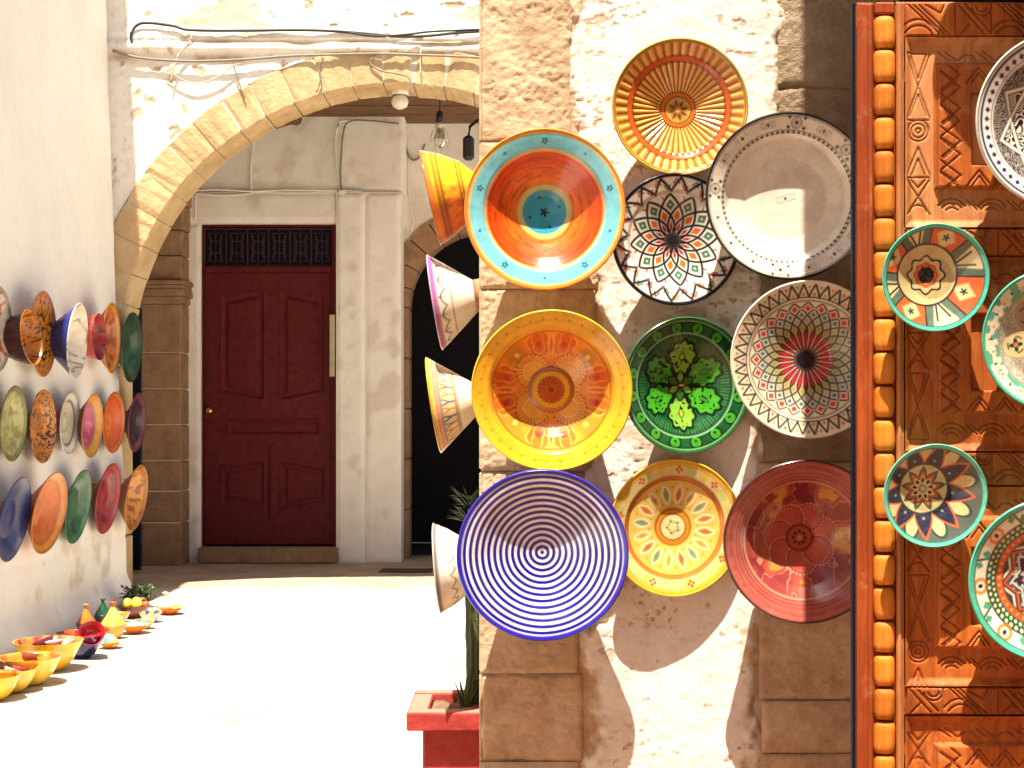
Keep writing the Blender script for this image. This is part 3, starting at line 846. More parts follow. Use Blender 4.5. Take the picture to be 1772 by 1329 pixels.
# =================================================================== CARVED DOOR (shop shutter)
YD = 2.72
MM = YD / F                                                   # metres per photo pixel on the door plane
dr = empty('carved_shutter', (at(1482, 735, YD).x, YD, 0), 'tall carved orange wooden shop door hung with green painted plates', 'door')
DX = dr.location.x
def dX(px): return (px - 1482) * MM
def dZ(py): return EYE + (VY - py) * MM
class Carve:
    """grooves as distances to segments/arcs in photo-pixel units"""
    def __init__(self): self.seg, self.arc = [], []
    def line(self, *p):
        for a, b in zip(p[:-1], p[1:]): self.seg.append((a[0], a[1], b[0], b[1]))
        return self
    def circ(self, x, y, r, a0=0, a1=360): self.arc.append((x, y, r, a0, a1)); return self
    def dist(self, X, Y):
        d = np.full(X.shape, 1e3)
        for (x0, y0, x1, y1) in self.seg:
            vx, vy = x1 - x0, y1 - y0
            t = np.clip(((X - x0) * vx + (Y - y0) * vy) / max(vx * vx + vy * vy, 1e-9), 0, 1)
            d = np.minimum(d, np.hypot(X - x0 - t * vx, Y - y0 - t * vy))
        for (cx, cy, r, a0, a1) in self.arc:
            a = np.degrees(np.arctan2(-(Y - cy), X - cx)) % 360
            ok = ((a - a0) % 360) <= (a1 - a0)
            d = np.where(ok, np.minimum(d, np.abs(np.hypot(X - cx, Y - cy) - r)), d)
        return d
def carved(name, px0, px1, py0, py1, base, carve, mat, step=2.0, bevel=3.0, depth=4.0, gw=2.4, hole=None, bev_h=7.0, seed=1, parent=None):
    """carved board: base = level in px proud of the backing"""
    xm = min(px1, 1782)
    u = np.linspace(px0, xm, max(4, int((xm - px0) / step) + 1)); v = np.linspace(py0, py1, max(4, int((py1 - py0) / step) + 1))
    if px1 > xm: u = np.concatenate([u, np.linspace(xm, px1, int((px1 - xm) / 6) + 2)[1:]])
    def h(X, Y):
        d = carve.dist(X + 1.2 * (fbm(X * .05, Y * .05, seed, 2) - .5), Y + 1.5 * (fbm(X * .04, Y * .04, seed + 3, 2) - .5))
        e = np.minimum(np.minimum(X - px0, px1 - X), np.minimum(Y - py0, py1 - Y))
        hh = base - depth * np.exp(-(d / gw) ** 2) - bev_h * sst(bevel, 0, e) + 1.0 * (fbm(X * .05, Y * .02, seed + 9, 3) - .5)
        if hole is not None:
            hx0, hx1, hy0, hy1 = hole
            s = np.minimum(np.minimum(X - hx0, hx1 - X), np.minimum(Y - hy0, hy1 - Y))
            hh = np.where(s > -1, hh - 26 * sst(-1, 2, s), hh)
        return hh
    def gv(X, Y):
        d = carve.dist(X + 1.2 * (fbm(X * .05, Y * .05, seed, 2) - .5), Y + 1.5 * (fbm(X * .04, Y * .04, seed + 3, 2) - .5))
        return .62 * np.exp(-(d / (gw * .9)) ** 2)
    return field(name, u, v, h, lambda X, Y, hh: (dX(X), -hh * MM, dZ(Y)), mat, parent or dr, attr={'groove': gv}, smooth=True)

PXR = 1965
# backing board
Geo().box(dX(1484), dX(PXR), .012, .05, .02, dZ(7)).build('backing_board', M_wood, dr)
Geo().box(dX(1476), dX(1481.5), .004, .022, .02, dZ(4), .002).build('iron_edge', M_navy, dr)
cv = Carve().line((1501, -10), (1501, 1700))
carved('edge_plank', 1482, 1511, 5, 1670, 9, cv, M_edge, 2.4, 4, 2.5, 1.6, seed=21)
# channel behind the beads
Geo().box(dX(1511), dX(1549), .001, .012, .02, dZ(6)).build('bead_channel', M_edge, dr)
# beads
nb = 30
V = []
nr_, na_ = 14, 14
bw, bh = 18.5 * MM, 28.2 * MM
for a in range(nr_ + 1):
    t = -1 + 2 * a / nr_
    z = bh * math.copysign(abs(math.sin(t * PI / 2)) ** .9, t)
    k_ = (max(0.0, 1 - abs(z / bh) ** 4.5)) ** .5
    for b in range(na_ + 1):
        p = -PI / 2 * 1.12 + PI * 1.12 * b / na_
        V.append((bw * k_ ** .45 * math.copysign(abs(math.sin(p)) ** .8, math.sin(p)) if False else bw * (0.55 + .45 * k_) * math.sin(p) * (k_ > 0 and 1 or .55), -(15 * MM) * (k_ ** .6) * math.cos(p), z))
Fs = [(a * (na_ + 1) + b, a * (na_ + 1) + b + 1, (a + 1) * (na_ + 1) + b + 1, (a + 1) * (na_ + 1) + b) for a in range(nr_) for b in range(na_)]
b0 = None
for k in range(nb):
    yc = 57.5 + 58.0 * k
    if yc > 1650: break
    if b0 is None: b0 = mesh_py('bead', V, Fs, M_bead, dr, True); bo = b0
    else:
        bo = b0.copy(); col.objects.link(bo); bo.parent = dr
    bo.location = (dX(1529.5), -.002, dZ(yc))
    bo.scale = (random.uniform(.95, 1.04), random.uniform(.88, 1.1), random.uniform(.94, 1.0)); bo.rotation_euler = (0, random.gauss(0, .025), 0)
Geo().box(dX(1512), dX(1547), -.012, .012, dZ(27), dZ(6), .004).build('bead_cap', M_edge, dr)
carved('fillet', 1549, 1563, 5, 1670, 13, Carve().line((1558, 0), (1558, 1700)), M_palewood, 2.0, 3, 3, 1.6, seed=31)
# rails with diagonal / arc carving
RAILS = [(5, 68), (395, 447), (780, 842), (1185, 1237), (1580, 1668)]
PANS = [(68, 395, 110, 330), (447, 780, 490, 718), (842, 1185, 892, 1122), (1237, 1580, 1283, 1520)]
for ri, (ya, yb) in enumerate(RAILS):
    cv = Carve(); h_ = yb - ya
    x = 1566
    j = ri
    while x < 1880:
        if j % 2 == 0:
            for o_ in (0, 9, 18): cv.line((x + o_, ya + 5), (x + o_ + h_ * .9, yb - 5))
            cv.line((x + 30, ya + 6), (x + 58, ya + 22), (x + 66, ya + 5))
            for r_ in (26, 36): cv.circ(x + 20, yb + 6, r_, 20, 150)
            x += 84
        else:
            cv.line((x, ya + 5), (x, yb - 5)); cv.line((x + 5, ya + 6), (x + h_ * .8, yb - 6)); cv.line((x + 18, ya + 6), (x + h_ * .8 + 12, yb - 8))
            cv.line((x + 62, ya + 5), (x + 62, yb - 5)); cv.line((x + 8, yb - 6), (x + 24, yb - 22))
            for r_ in (10, 17): cv.circ(x + 46, ya + 8, r_, 190, 350)
            x += 74
        j += 1
    carved('rail', 1563, PXR - 2, ya, yb, 13, cv, M_wood, 1.6 if ya < 1340 else 6, 5, 3.6, 1.25, bev_h=8, seed=40 + ri)
for pi_, (ya, yb, ia, ib) in enumerate(PANS):
    st_ = 1.6 if ya < 1200 else 2.2
    # recessed frame of the panel: column of X, triangle and circle motifs on its left, arcs top and bottom
    cv = Carve()
    xa, xb = 1568, 1608
    y = ya + 26; j = pi_
    while y < yb - 30:
        q = j % 4
        if q == 0:
            hh = 112
            cv.line((xa, y), (xb, y)); cv.line((xa, y + 2), (xb, y + hh)); cv.line((xb, y + 2), (xa, y + hh)); cv.line((xa + 7, y + 4), (xa + 20, y + 44), (xb - 7, y + 4)); cv.line((xa, y + hh + 3), (xb, y + hh + 3))
            cv.line((xa + 6, y + hh - 4), (xa + 20, y + 70), (xb - 6, y + hh - 4))
        elif q == 1:
            hh = 46
            for r_ in (18, 12, 4): cv.circ((xa + xb) / 2, y + 21, r_)
        elif q == 2:
            hh = 56
            cv.line((xa, y + hh - 4), (xa + 20, y + 4), (xb, y + hh - 4)); cv.line((xa + 9, y + hh - 4), (xa + 20, y + 24), (xb - 9, y + hh - 4)); cv.line((xa, y + hh), (xb, y + hh))
        else:
            hh = 70
            cv.line((xa, y + 4), (xb, y + hh - 6)); cv.line((xb, y + 4), (xa, y + hh - 6)); cv.line((xa + 8, y + 4), (xa + 20, y + 18), (xb - 8, y + 4)); cv.circ((xa + xb) / 2, y + hh - 8, 14, 0, 180)
        y += hh; j += 1
    for yy in (ib + 16,):
        x = 1620
        while x < 1850:
            for r_ in (12, 20, 28): cv.circ(x + 26, yy + 26, r_, 30, 150)
            cv.line((x + 52, yy), (x + 70, yy + 18)); cv.line((x + 60, yy), (x + 78, yy + 18))
            x += 70
    x = 1622
    while x < 1850:
        cv.line((x, ya + 22), (x + 22, ya + 38)); cv.line((x + 12, ya + 22), (x + 34, ya + 38)); cv.circ(x + 52, ya + 44, 16, 20, 160)
        x += 66
    carved('panel', 1563, PXR - 80, ya, yb, 4, cv, M_palewood if pi_ in (0,) else M_wood, st_, 14, 3.2, 1.2, bev_h=-9, seed=60 + pi_)
    # raised inner square with chevrons round a cut-out
    hx0, hx1 = 1677, 1770
    hy0, hy1 = ia + 55, ib - 42
    cv = Carve()
    y = ia + 14
    while y < ib + 30:
        for o_ in (0, 11, 22):
            cv.line((1624, y + o_ - 18), (1658, y + o_ + 8), (1626, y + o_ + 34)) if o_ != 11 else cv.line((1624, y + o_ - 10), (1650, y + o_ + 8), (1628, y + o_ + 26))
        y += 58
    for yy in (ia + 4, ib - 38):
        x = 1668
        while x < 1840:
            for o_ in (0, 9): cv.line((x + o_, yy + 34), (x + 22, yy + 6 + o_), (x + 44 - o_, yy + 34))
            x += 46
    cv.line((1619, ia), (1619, ib))
    carved('raised_square', 1614, 1834, ia, ib, 15, cv, M_wood, st_, 6, 3.8, 1.25, hole=(hx0, hx1, hy0, hy1), bev_h=11, seed=80 + pi_)
    x0_, x1_ = dX(hx0 + 17), dX(hx0 + 29)
    Geo().box(x0_, x1_, -.004, .008, dZ(hy1 + 4), dZ(hy0 - 4), .003).build('lattice_bar', M_palewood, dr)
    Geo().box(dX(hx0 + 56), dX(hx0 + 66), -.004, .008, dZ(hy1 + 4), dZ(hy0 - 4), .003).build('lattice_bar', M_palewood, dr)
Geo().box(dX(PXR - 80), dX(PXR), -.016, .012, .02, dZ(6), .004).build('closing_stile', M_edge, dr)

# boarding over the shutter, which throws the shade down the wall behind
bo_ = empty('shop_boarding', (DX, YD, dZ(4)), 'dark boarding of the shop front above the carved door', 'boarding')
for k in range(9):
    Geo().box(-.085 + k * .17 + .001, -.085 + (k + 1) * .17 - .001, .0, .035, .006 if k else .035, 2.75, .002).build('board', M_shopdark, bo_)
Geo().box(.3, 1.4, .037, .60, .0, 2.7).build('upper_structure', M_shopdark, bo_)


# =================================================================== PAINTED POTTERY
class Pat:
    """painted design in plate units: x right, y up, r = 1 at the rim"""
    def __init__(s, x, y, base, aw=.010):
        s.x, s.y = x, y
        s.r = np.hypot(x, y); s.t = np.arctan2(y, x)
        s.c = np.tile(np.asarray(base, float), (len(x), 1)); s.aw = aw
    def put(s, m, c):
        m = np.clip(m, 0, 1)[:, None]
        s.c = s.c * (1 - m) + np.asarray(c) * m
        return s
    def inside(s, d): return np.clip(.5 - d / (2 * s.aw), 0, 1)          # d < 0 inside
    def stroke(s, d, w): return np.clip(.5 + (w - np.abs(d)) / (2 * s.aw), 0, 1)
    def ring(s, r0, r1, c, a=1.0): return s.put(s.inside(np.abs(s.r - (r0 + r1) / 2) - (r1 - r0) / 2) * a, c)
    def line(s, r, w, c, a=1.0): return s.put(s.stroke(s.r - r, w) * a, c)
    def sect(s, n, ph=0.0):
        """angle folded into n sectors, signed, and the sector number"""
        q = (s.t - ph) * n / (2 * PI)
        k = np.floor(q + .5)
        return (q - k) * 2 * PI / n, (k % n).astype(int)
    def dots(s, n, rad, size, c, ph=0.0, a=1.0):
        th, k = s.sect(n, ph)
        return s.put(s.inside(np.hypot(s.r * np.cos(th) - rad, s.r * np.sin(th)) - size) * a, c)
    def petal_d(s, n, r0, r1, w, ph=0.0, sharp=1.0):
        th, k = s.sect(n, ph)
        X, Y = s.r * np.cos(th), s.r * np.sin(th)
        u = np.clip((X - r0) / (r1 - r0), 0, 1)
        hw = w * np.sin(PI * u) ** sharp
        d = np.abs(Y) - hw
        return np.where((X > r0) & (X < r1), d, .2), k, X, Y
    def petals(s, n, r0, r1, w, c, ph=0.0, edge=None, ew=.012, sharp=1.0, a=1.0):
        d, k, X, Y = s.petal_d(n, r0, r1, w, ph, sharp)
        if isinstance(c, list):
            for q in range(len(c)): s.put(s.inside(d) * (k % len(c) == q) * a, c[q])
        elif c is not None: s.put(s.inside(d) * a, c)
        if edge is not None: s.put(s.stroke(d, ew) * (X > r0) * (X < r1), edge)
        return s
    def zig(s, n, ra, rb, w, c, ph=0.0):
        q = (s.t - ph) * n / (2 * PI)
        tri = np.abs((q % 1) * 2 - 1)
        rz = ra + (rb - ra) * tri
        sl = 2 * (rb - ra) * n / (2 * PI) / np.maximum(s.r, .05)
        d = (s.r - rz) / np.sqrt(1 + sl ** 2)
        s.put(s.stroke(d, w), c)
        return d
    def scallop(s, n, rad, size, c, edge=None, ew=.012, ph=0.0):
        th, k = s.sect(n, ph)
        d = np.hypot(s.r * np.cos(th) - rad, s.r * np.sin(th)) - size
        if c is not None: s.put(s.inside(d), c)
        if edge is not None: s.put(s.stroke(d, ew), edge)
        return d, k
    def lattice(s, n, cr, w, ink, fills, motif, ph=0.0):
        """rosette woven from two families of curves; cr = radii where they cross, level by level"""
        G = np.interp(s.r, cr, np.arange(len(cr)) / 2.0)
        dG = np.gradient(np.interp(np.linspace(0, 1.1, 400), cr, np.arange(len(cr)) / 2.0), np.linspace(0, 1.1, 400))
        gp = np.interp(s.r, np.linspace(0, 1.1, 400), dG)
        ks = np.ones(9) / 9
        b = (s.t - ph) * n / (2 * PI)
        u, v = b + G, b - G
        lev = (np.floor(u) - np.floor(v)).astype(int)
        grad = np.sqrt((n / (2 * PI) / np.maximum(s.r, .02)) ** 2 + gp ** 2)
        fu, fv = u % 1, v % 1
        inside = s.r < cr[-1] + .004
        for L in range(1, len(fills) + 1):
            m = (lev == L) & (s.r < cr[-1])
            if fills[L - 1] is not None: s.put(m * 1.0, fills[L - 1])
            if motif[L - 1] is not None:
                c, sz = motif[L - 1]
                e = np.maximum(np.abs(fu - .5), np.abs(fv - .5)) - sz
                s.put(m * s.inside(e / grad), c)
        d = np.minimum(np.minimum(fu, 1 - fu), np.minimum(fv, 1 - fv)) / grad
        s.put(s.stroke(d, w) * inside * (lev <= len(fills) + 1), ink)
        return s
    def mott(s, a=.12, f=9, seed=3):
        s.c = s.c * (1 + a * (fbm(s.x * f + 20, s.y * f + 20, seed, 4) - .5)[:, None] * 2)
        return s
    def brush(s, a=.12, f=34, seed=5):
        """rings left by the brush on the wheel"""
        s.c = s.c * (1 + a * (fbm(s.r * f, s.t * 1.2 + 9, seed, 3) - .5)[:, None] * 2)
        return s

INK = S(34, 28, 34); CREAM = S(236, 226, 208); WHITE = S(240, 234, 222)

def pat_turquoise(x, y):
    p = Pat(x, y, S(228, 96, 40)); r = p.r
    k = sst(.28, .74, r)[:, None]
    p.c = S(224, 116, 34) * (1 - k) + S(214, 72, 20) * k
    p.brush(.42, 40, 6)
    p.put(sst(.60, .72, fbm(p.r * 60, p.t * 3, 8, 3)) * .5 * (r < .72), S(140, 40, 30))
    # faint drawn loops
    p.put(p.stroke(r - (.46 + .02 * np.sin(p.t * 9)), .004) * .4 * (np.sin(p.t * 5) > -.3), S(90, 40, 30))
    p.ring(.27, .345, S(226, 190, 92)); p.put(sst(.37, .33, r) * sst(.28, .31, r) * .5, S(150, 190, 130))
    p.ring(-.1, .285, S(52, 160, 190))
    p.put((r < .28) * .35 * fbm(x * 8 + 4, y * 8 + 4, 9, 3), S(36, 128, 160))
    p.ring(.735, .775, S(236, 176, 96)); p.ring(.765, .945, S(128, 204, 218))
    p.put((r > .765) * (r < .945) * .45 * fbm(x * 7, y * 7 + 9, 4, 3), S(96, 178, 198))
    p.ring(.945, .985, S(206, 196, 110)); p.ring(.968, 1.2, S(226, 142, 56))
    for a, big in ((90, 1), (18, 1), (-54, 1), (-126, 1), (162, 1), (54, 0), (-18, 0), (-90, 0), (-162, 0), (126, 0)):
        cx, cy = .86 * math.cos(math.radians(a)), .86 * math.sin(math.radians(a))
        q = Pat(x - cx, y - cy, (0, 0, 0)); sz = .034 if big else .016
        d = q.r - sz * (1 + .35 * np.cos(5 * q.t + .6))
        p.put(p.inside(d), S(30, 60, 74));
        if big: p.put(p.inside(q.r - .012), S(128, 204, 218))
    q = Pat(x, y, (0, 0, 0)); p.put(p.inside(q.r - .045 * (1 + .42 * np.cos(5 * q.t + .4))), INK)
    p.dots(4, .2, .018, S(20, 60, 80), .35)
    return p.c

def pat_flute(x, y):
    p = Pat(x, y, S(232, 172, 88)); r = p.r; n = 44
    st = .5 + .5 * np.cos(p.t * n)
    p.put(sst(.50, .95, st) * ((r > .25) & (r < .70)) * .9, S(158, 76, 26))
    p.put(sst(.93, 1.0, st) * ((r > .25) & (r < .70)) * .8, S(96, 42, 20))
    p.put(sst(.45, .8, .5 + .5 * np.cos(p.t * n + .6)) * ((r > .775) & (r < .955)), S(186, 104, 36))
    p.ring(.69, .775, S(206, 92, 34)); p.line(.69, .008, S(74, 36, 22)); p.line(.775, .007, S(110, 56, 26))
    p.ring(.955, 1.2, S(196, 156, 66)); p.line(.972, .008, S(108, 92, 34))
    p.ring(.195, .27, S(222, 112, 36)); p.line(.268, .009, S(84, 34, 22)); p.line(.195, .010, S(84, 40, 22))
    p.ring(-.1, .188, S(206, 164, 84)); p.petals(8, .03, .165, .022, S(134, 50, 24), .25); p.petals(8, .04, .13, .012, S(120, 112, 40), .25 + PI / 8)
    return p.mott(.10).c

def pat_bwflower(x, y):
    p = Pat(x, y, WHITE); r = p.r
    reds = [S(198, 66, 44), S(214, 122, 58), S(150, 40, 40), S(84, 118, 92)]
    # small hearts in the border
    for q, rad in ((0, .80), (1, .90)):
        th, k = p.sect(18, q * PI / 18)
        X, Y = r * np.cos(th) - rad, r * np.sin(th)
        sg = 1 if q == 0 else -1
        d = np.abs(np.abs(Y) - .62 * (sg * X + .035)) - .015
        m = p.inside(d) * (np.abs(X) < .045)
        for c in range(4): p.put(m * ((k * 7 + q) % 4 == c), reds[(c + q) % 4])
    p.zig(18, .745, .945, .021, INK, .1)
    p.line(.73, .006, S(150, 130, 130)); p.line(.755, .004, S(170, 120, 110))
    # hearts between the outer points
    th, k = p.sect(12, PI / 12)
    X, Y = r * np.cos(th) - .635, r * np.sin(th)
    p.put(p.inside(np.abs(np.abs(Y) - .5 * (X + .035)) - .014) * (np.abs(X) < .05), S(206, 74, 66))
    p.lattice(12, [0, .22, .385, .54, .71], .020, INK, [WHITE, WHITE, WHITE], [(S(176, 36, 32), .24), (S(210, 104, 36), .28), (S(70, 118, 96), .27)], .13)
    th, k = p.sect(12, .13)
    p.put(((r > .40) & (r < .70)) * p.inside(np.hypot(r * np.cos(th) - .545, r * np.sin(th)) - .014), WHITE)
    p.ring(-.1, .075, INK)
    p.ring(.955, 1.2, S(24, 22, 36))
    return p.mott(.08).c

def pat_white(x, y):
    p = Pat(x, y, S(238, 230, 216)); r = p.r
    p.put(sst(.45, .7, fbm(x * 5, y * 5, 3, 4)) * .25, S(214, 200, 180))
    p.ring(.80, .812, S(90, 80, 74))
    th, k = p.sect(76)
    X, Y = r * np.cos(th) - .80, r * np.sin(th)
    p.put(p.inside(np.abs(Y) + .9 * (X + .028) * .8 - .030) * (X > -.03) * (X < .012), INK)
    for j in range(8):
        a = math.radians(84 - 45 * j)
        cx, cy = .895 * math.cos(a), .895 * math.sin(a)
        rx, ry = (x - cx) * math.cos(a) + (y - cy) * math.sin(a), -(x - cx) * math.sin(a) + (y - cy) * math.cos(a)
        if j % 2 == 0 or j in (1,):
            o8 = np.maximum(np.maximum(np.abs(rx), np.abs(ry)), (np.abs(rx) + np.abs(ry)) * .74)
            p.put(p.stroke(o8 - .062, .006), INK)
            p.put(p.inside(np.abs(rx) + np.abs(ry) - .030), INK)
            p.put(p.stroke(np.abs(rx) + np.abs(ry) - .052, .004), S(90, 80, 80))
            for sx in (-1, 1):
                for sy in (-1, 1):
                    p.put(p.inside(np.abs(rx - sx * .056) + np.abs(ry - sy * .095) - .026), INK)
        else:
            p.put(p.inside(np.maximum(np.abs(rx) - .005 - .04 * (np.cos(ry * 190) > .55), np.abs(ry) - .10)) * .45 * (np.abs(ry) > .04), S(70, 64, 62))
            p.put(p.inside(np.abs(rx) * .8 + np.abs(ry) - .024), INK)
    for j in range(8):
        a = math.radians(84 - 22.5 - 45 * j)
        cx, cy = .895 * math.cos(a), .895 * math.sin(a)
        rx, ry = (x - cx) * math.cos(a) + (y - cy) * math.sin(a), -(x - cx) * math.sin(a) + (y - cy) * math.cos(a)
        p.put(p.stroke(np.maximum(np.abs(rx) - .032, np.abs(ry) - .085), .003) * .5, S(90, 80, 76))
        p.put(p.inside(np.maximum(np.abs(rx) - .03, np.abs(ry) - .08)) * (np.cos(ry * 150) > .2) * (np.abs(ry) > .035) * .45, S(80, 72, 70))
        p.put(p.inside(np.abs(rx) * .8 + np.abs(ry) - .022), INK)
    a = math.radians(16)
    rx, ry = x * math.cos(a) + y * math.sin(a), -x * math.sin(a) + y * math.cos(a)
    p.put(p.stroke(np.maximum(np.abs(rx) - .11, np.abs(ry) - .036), .004) * .6, S(80, 72, 70))
    p.put(p.inside(np.maximum(np.abs(rx) - .105, np.abs(ry) - .034)) * (np.cos(rx * 170) > .3) * (np.abs(rx) > .035) * .4, S(80, 72, 70))
    p.put(p.inside(np.abs(rx) + np.abs(ry) - .022), INK)
    p.line(.965, .004, S(110, 100, 96)); p.ring(.978, 1.2, S(28, 26, 30))
    return p.c

def pat_yellow(x, y):
    p = Pat(x, y, S(232, 172, 40)); r = p.r
    p.brush(.10, 40, 3)
    p.ring(-.1, .745, S(228, 130, 44))
    p.put((r < .745) * sst(.35, .7, fbm(x * 6, y * 6, 12, 3)) * .6, S(236, 158, 48))
    # olive corners with a yellow bead
    for j in range(4):
        a = math.radians(42 + 90 * j + (3 if j % 2 else 0))
        cx, cy = .62 * math.cos(a), .62 * math.sin(a)
        q = np.hypot(x - cx, y - cy)
        p.put(sst(.17, .05, q) * .8, S(168, 128, 48)); p.put(p.inside(q - .030), S(240, 204, 90))
    # four red flowers with yellow scrolls
    for j in range(4):
        a = math.radians(90 * j + 90)
        for sgn in (-1, 1):
            ca, sa = math.cos(a), math.sin(a)
            u = x * ca + y * sa; v = (-x * sa + y * ca) * sgn
            q = np.hypot((u - .60) * .85, (v - .17)); th = np.arctan2(v - .17, u - .60)
            p.put(sst(.17, .12, q) * .6, S(206, 66, 36))
            p.put(p.stroke(q - (.09 + .03 * np.sin(th * 2 + 1)), .011), S(236, 176, 60), ) if False else p.put(p.stroke(q - (.09 + .03 * np.sin(th * 2 + 1)), .008) * .75, S(236, 176, 60))
            p.put(p.stroke(q - (.145 + .012 * np.sin(th * 5)), .008) * (th > -1.6), S(244, 176, 70))
            p.put(p.inside(np.hypot(u - .57, v - .16) - .04) * .8, S(182, 44, 40))
        p.petals(4, .44, .72, .030, S(214, 88, 40), PI / 2, S(242, 180, 70), .007)
    # four fans
    for j in range(4):
        a = math.radians(45 + 90 * j)
        cx, cy = .33 * math.cos(a), .33 * math.sin(a)
        q = np.hypot(x - cx, y - cy); th = np.arctan2(y - cy, x - cx)
        lob = .215 + .010 * np.cos(th * 22)
        p.put(p.inside(q - lob), S(232, 166, 62))
        p.put(p.inside(q - lob) * sst(.3, .9, np.cos(th * 26)) * (q > .09) * .75, S(178, 92, 36))
        p.put(p.stroke(q - lob, .007) * sst(-.2, .4, np.cos(th * 22)), S(92, 56, 24))
        p.put(p.stroke(q - .115, .007), S(240, 196, 90))
    p.ring(.245, .285, S(196, 112, 36)); p.line(.288, .008, S(110, 66, 26)); p.line(.245, .006, S(120, 74, 26))
    p.ring(-.1, .238, S(228, 168, 40))
    p.petals(12, .05, .18, .030, S(196, 76, 28), .1, S(120, 46, 20), .006); p.dots(12, .165, .014, S(120, 40, 20), .36); p.ring(-.1, .05, S(150, 48, 22))
    p.ring(.745, .765, S(186, 108, 30)); p.line(.79, .005, S(206, 140, 40)); p.line(.745, .005, S(150, 82, 26))
    p.line(.885, .0035, S(196, 130, 36))
    p.dots(34, .905, .011, S(120, 78, 30), .03)
    p.ring(.975, 1.2, S(214, 176, 40))
    return p.c

def pat_green(x, y):
    p = Pat(x, y, S(26, 84, 44)); r = p.r
    BR, DK = S(66, 160, 36), S(8, 28, 20)
    p.put(sst(.35, .7, fbm(x * 9, y * 9, 14, 4)) * .7, S(16, 60, 36))
    hatch = (np.cos(p.t * 90) > .2) * ((r > .60) & (r < .75)) * .5
    p.put(hatch, S(76, 140, 72))
    d, k = p.scallop(16, .86, .088, BR, DK, .014, PI / 16)
    th, k = p.sect(16, PI / 16)
    p.put(p.inside(d + .02) * .5 * (np.hypot(r * np.cos(th) - .865, r * np.sin(th)) < .05), S(40, 110, 40))
    p.put(p.inside(np.abs(r * np.cos(th) - .84) + np.abs(r * np.sin(th)) * 1.3 - .028), DK)
    p.ring(.735, .772, S(34, 96, 56)); p.line(.775, .007, S(150, 200, 150)); p.line(.735, .008, DK)
    # lobed cartouches
    for j in range(6):
        a = math.radians(90 + 60 * j)
        ca, sa = math.cos(a), math.sin(a)
        u = x * ca + y * sa - .42; v = -x * sa + y * ca
        th = np.arctan2(v, u * .85); q = np.hypot(u * .85, v)
        lob = .185 + .018 * np.cos(th * 9)
        p.put(p.inside(q - lob - .045), DK)
        p.put(p.inside(q - lob), BR if j % 3 else S(126, 176, 60))
        t1 = vnoise(x * 26 + 5 * j, y * 26, 15)
        p.put(p.inside(q - lob + .03) * sst(.70, .78, t1), DK)
        p.put(p.stroke(np.abs(u) * .9 + np.abs(v) * 1.6 - .075, .011), DK)
        p.put(p.inside(np.abs(u) * .9 + np.abs(v) * 1.6 - .035), S(214, 160, 60) if j % 3 == 0 else S(60, 140, 50))
    p.petals(3, .02, .24, .07, S(52, 104, 44), PI / 6, DK, .016); p.petals(3, .03, .22, .06, S(120, 170, 60), PI / 2, DK, .016)
    p.petals(1, -.05, .1, .03, S(212, 158, 60), 0, DK, .012)
    p.line(.955, .008, S(120, 186, 120)); p.ring(.975, 1.2, S(40, 96, 50)); p.line(.93, .006, DK)
    return p.c

def pat_rosette(x, y):
    p = Pat(x, y, S(230, 216, 184)); r = p.r
    tri = [S(206, 68, 56), S(150, 160, 96), S(110, 150, 140), S(222, 140, 80)]
    for q, rad in ((0, .852), (1, .915)):
        th, k = p.sect(38, q * PI / 38)
        X, Y = r * np.cos(th) - rad, r * np.sin(th)
        m = p.inside(np.maximum(np.abs(Y) * 2 + (X if q == 0 else -X) - .02, np.abs(X) - .03))
        for c in range(4): p.put(m * ((k * 3 + q + k // 5) % 4 == c), tri[c])
    p.zig(38, .808, .965, .0145, INK, 0)
    p.ring(.765, .80, S(226, 214, 190)); p.line(.757, .007, INK); p.line(.80, .009, INK)
    p.lattice(24, [0, .27, .42, .50, .58, .66, .74], .0115, INK,
              [S(196, 48, 54), S(178, 170, 116), S(190, 184, 150), S(204, 204, 190), S(232, 220, 196)],
              [None, (S(150, 140, 90), .2), (S(150, 158, 140), .16), (S(70, 96, 96), .20), (S(208, 58, 58), .27)], .0)
    th, k = p.sect(24, PI / 24)
    p.put(p.inside(np.hypot(r * np.cos(th) - .66, r * np.sin(th)) - .010), S(232, 220, 196))
    th, k = p.sect(24, PI / 24 * 0)
    p.put(p.stroke(r * np.sin(p.sect(24, PI / 24)[0]), .004) * (r > .1) * (r < .34), S(236, 220, 200))
    p.ring(-.1, .115, INK); p.petals(24, .05, .17, .012, INK, PI / 24)
    p.ring(.972, 1.2, S(226, 214, 190))
    return p.mott(.10).c

def pat_blue(x, y):
    p = Pat(x, y, S(232, 226, 232)); r = p.r
    n = 13.0
    ph = (r - .035) / (.925 / n)
    wob = .06 * (fbm(p.t * 3 + 8, r * 7, 18, 2) - .5)
    tri = np.abs(((ph + wob) % 1) - .5)                       # 0 at the middle of a blue ring
    p.put(np.clip(.5 + (.285 - tri) / .12, 0, 1) * (r < .955), S(28, 22, 132))
    p.ring(-.1, .025, S(22, 20, 90)); p.ring(.955, 1.2, S(40, 34, 168))
    p.line(.785, .003, S(40, 40, 70))
    return p.mott(.06).c

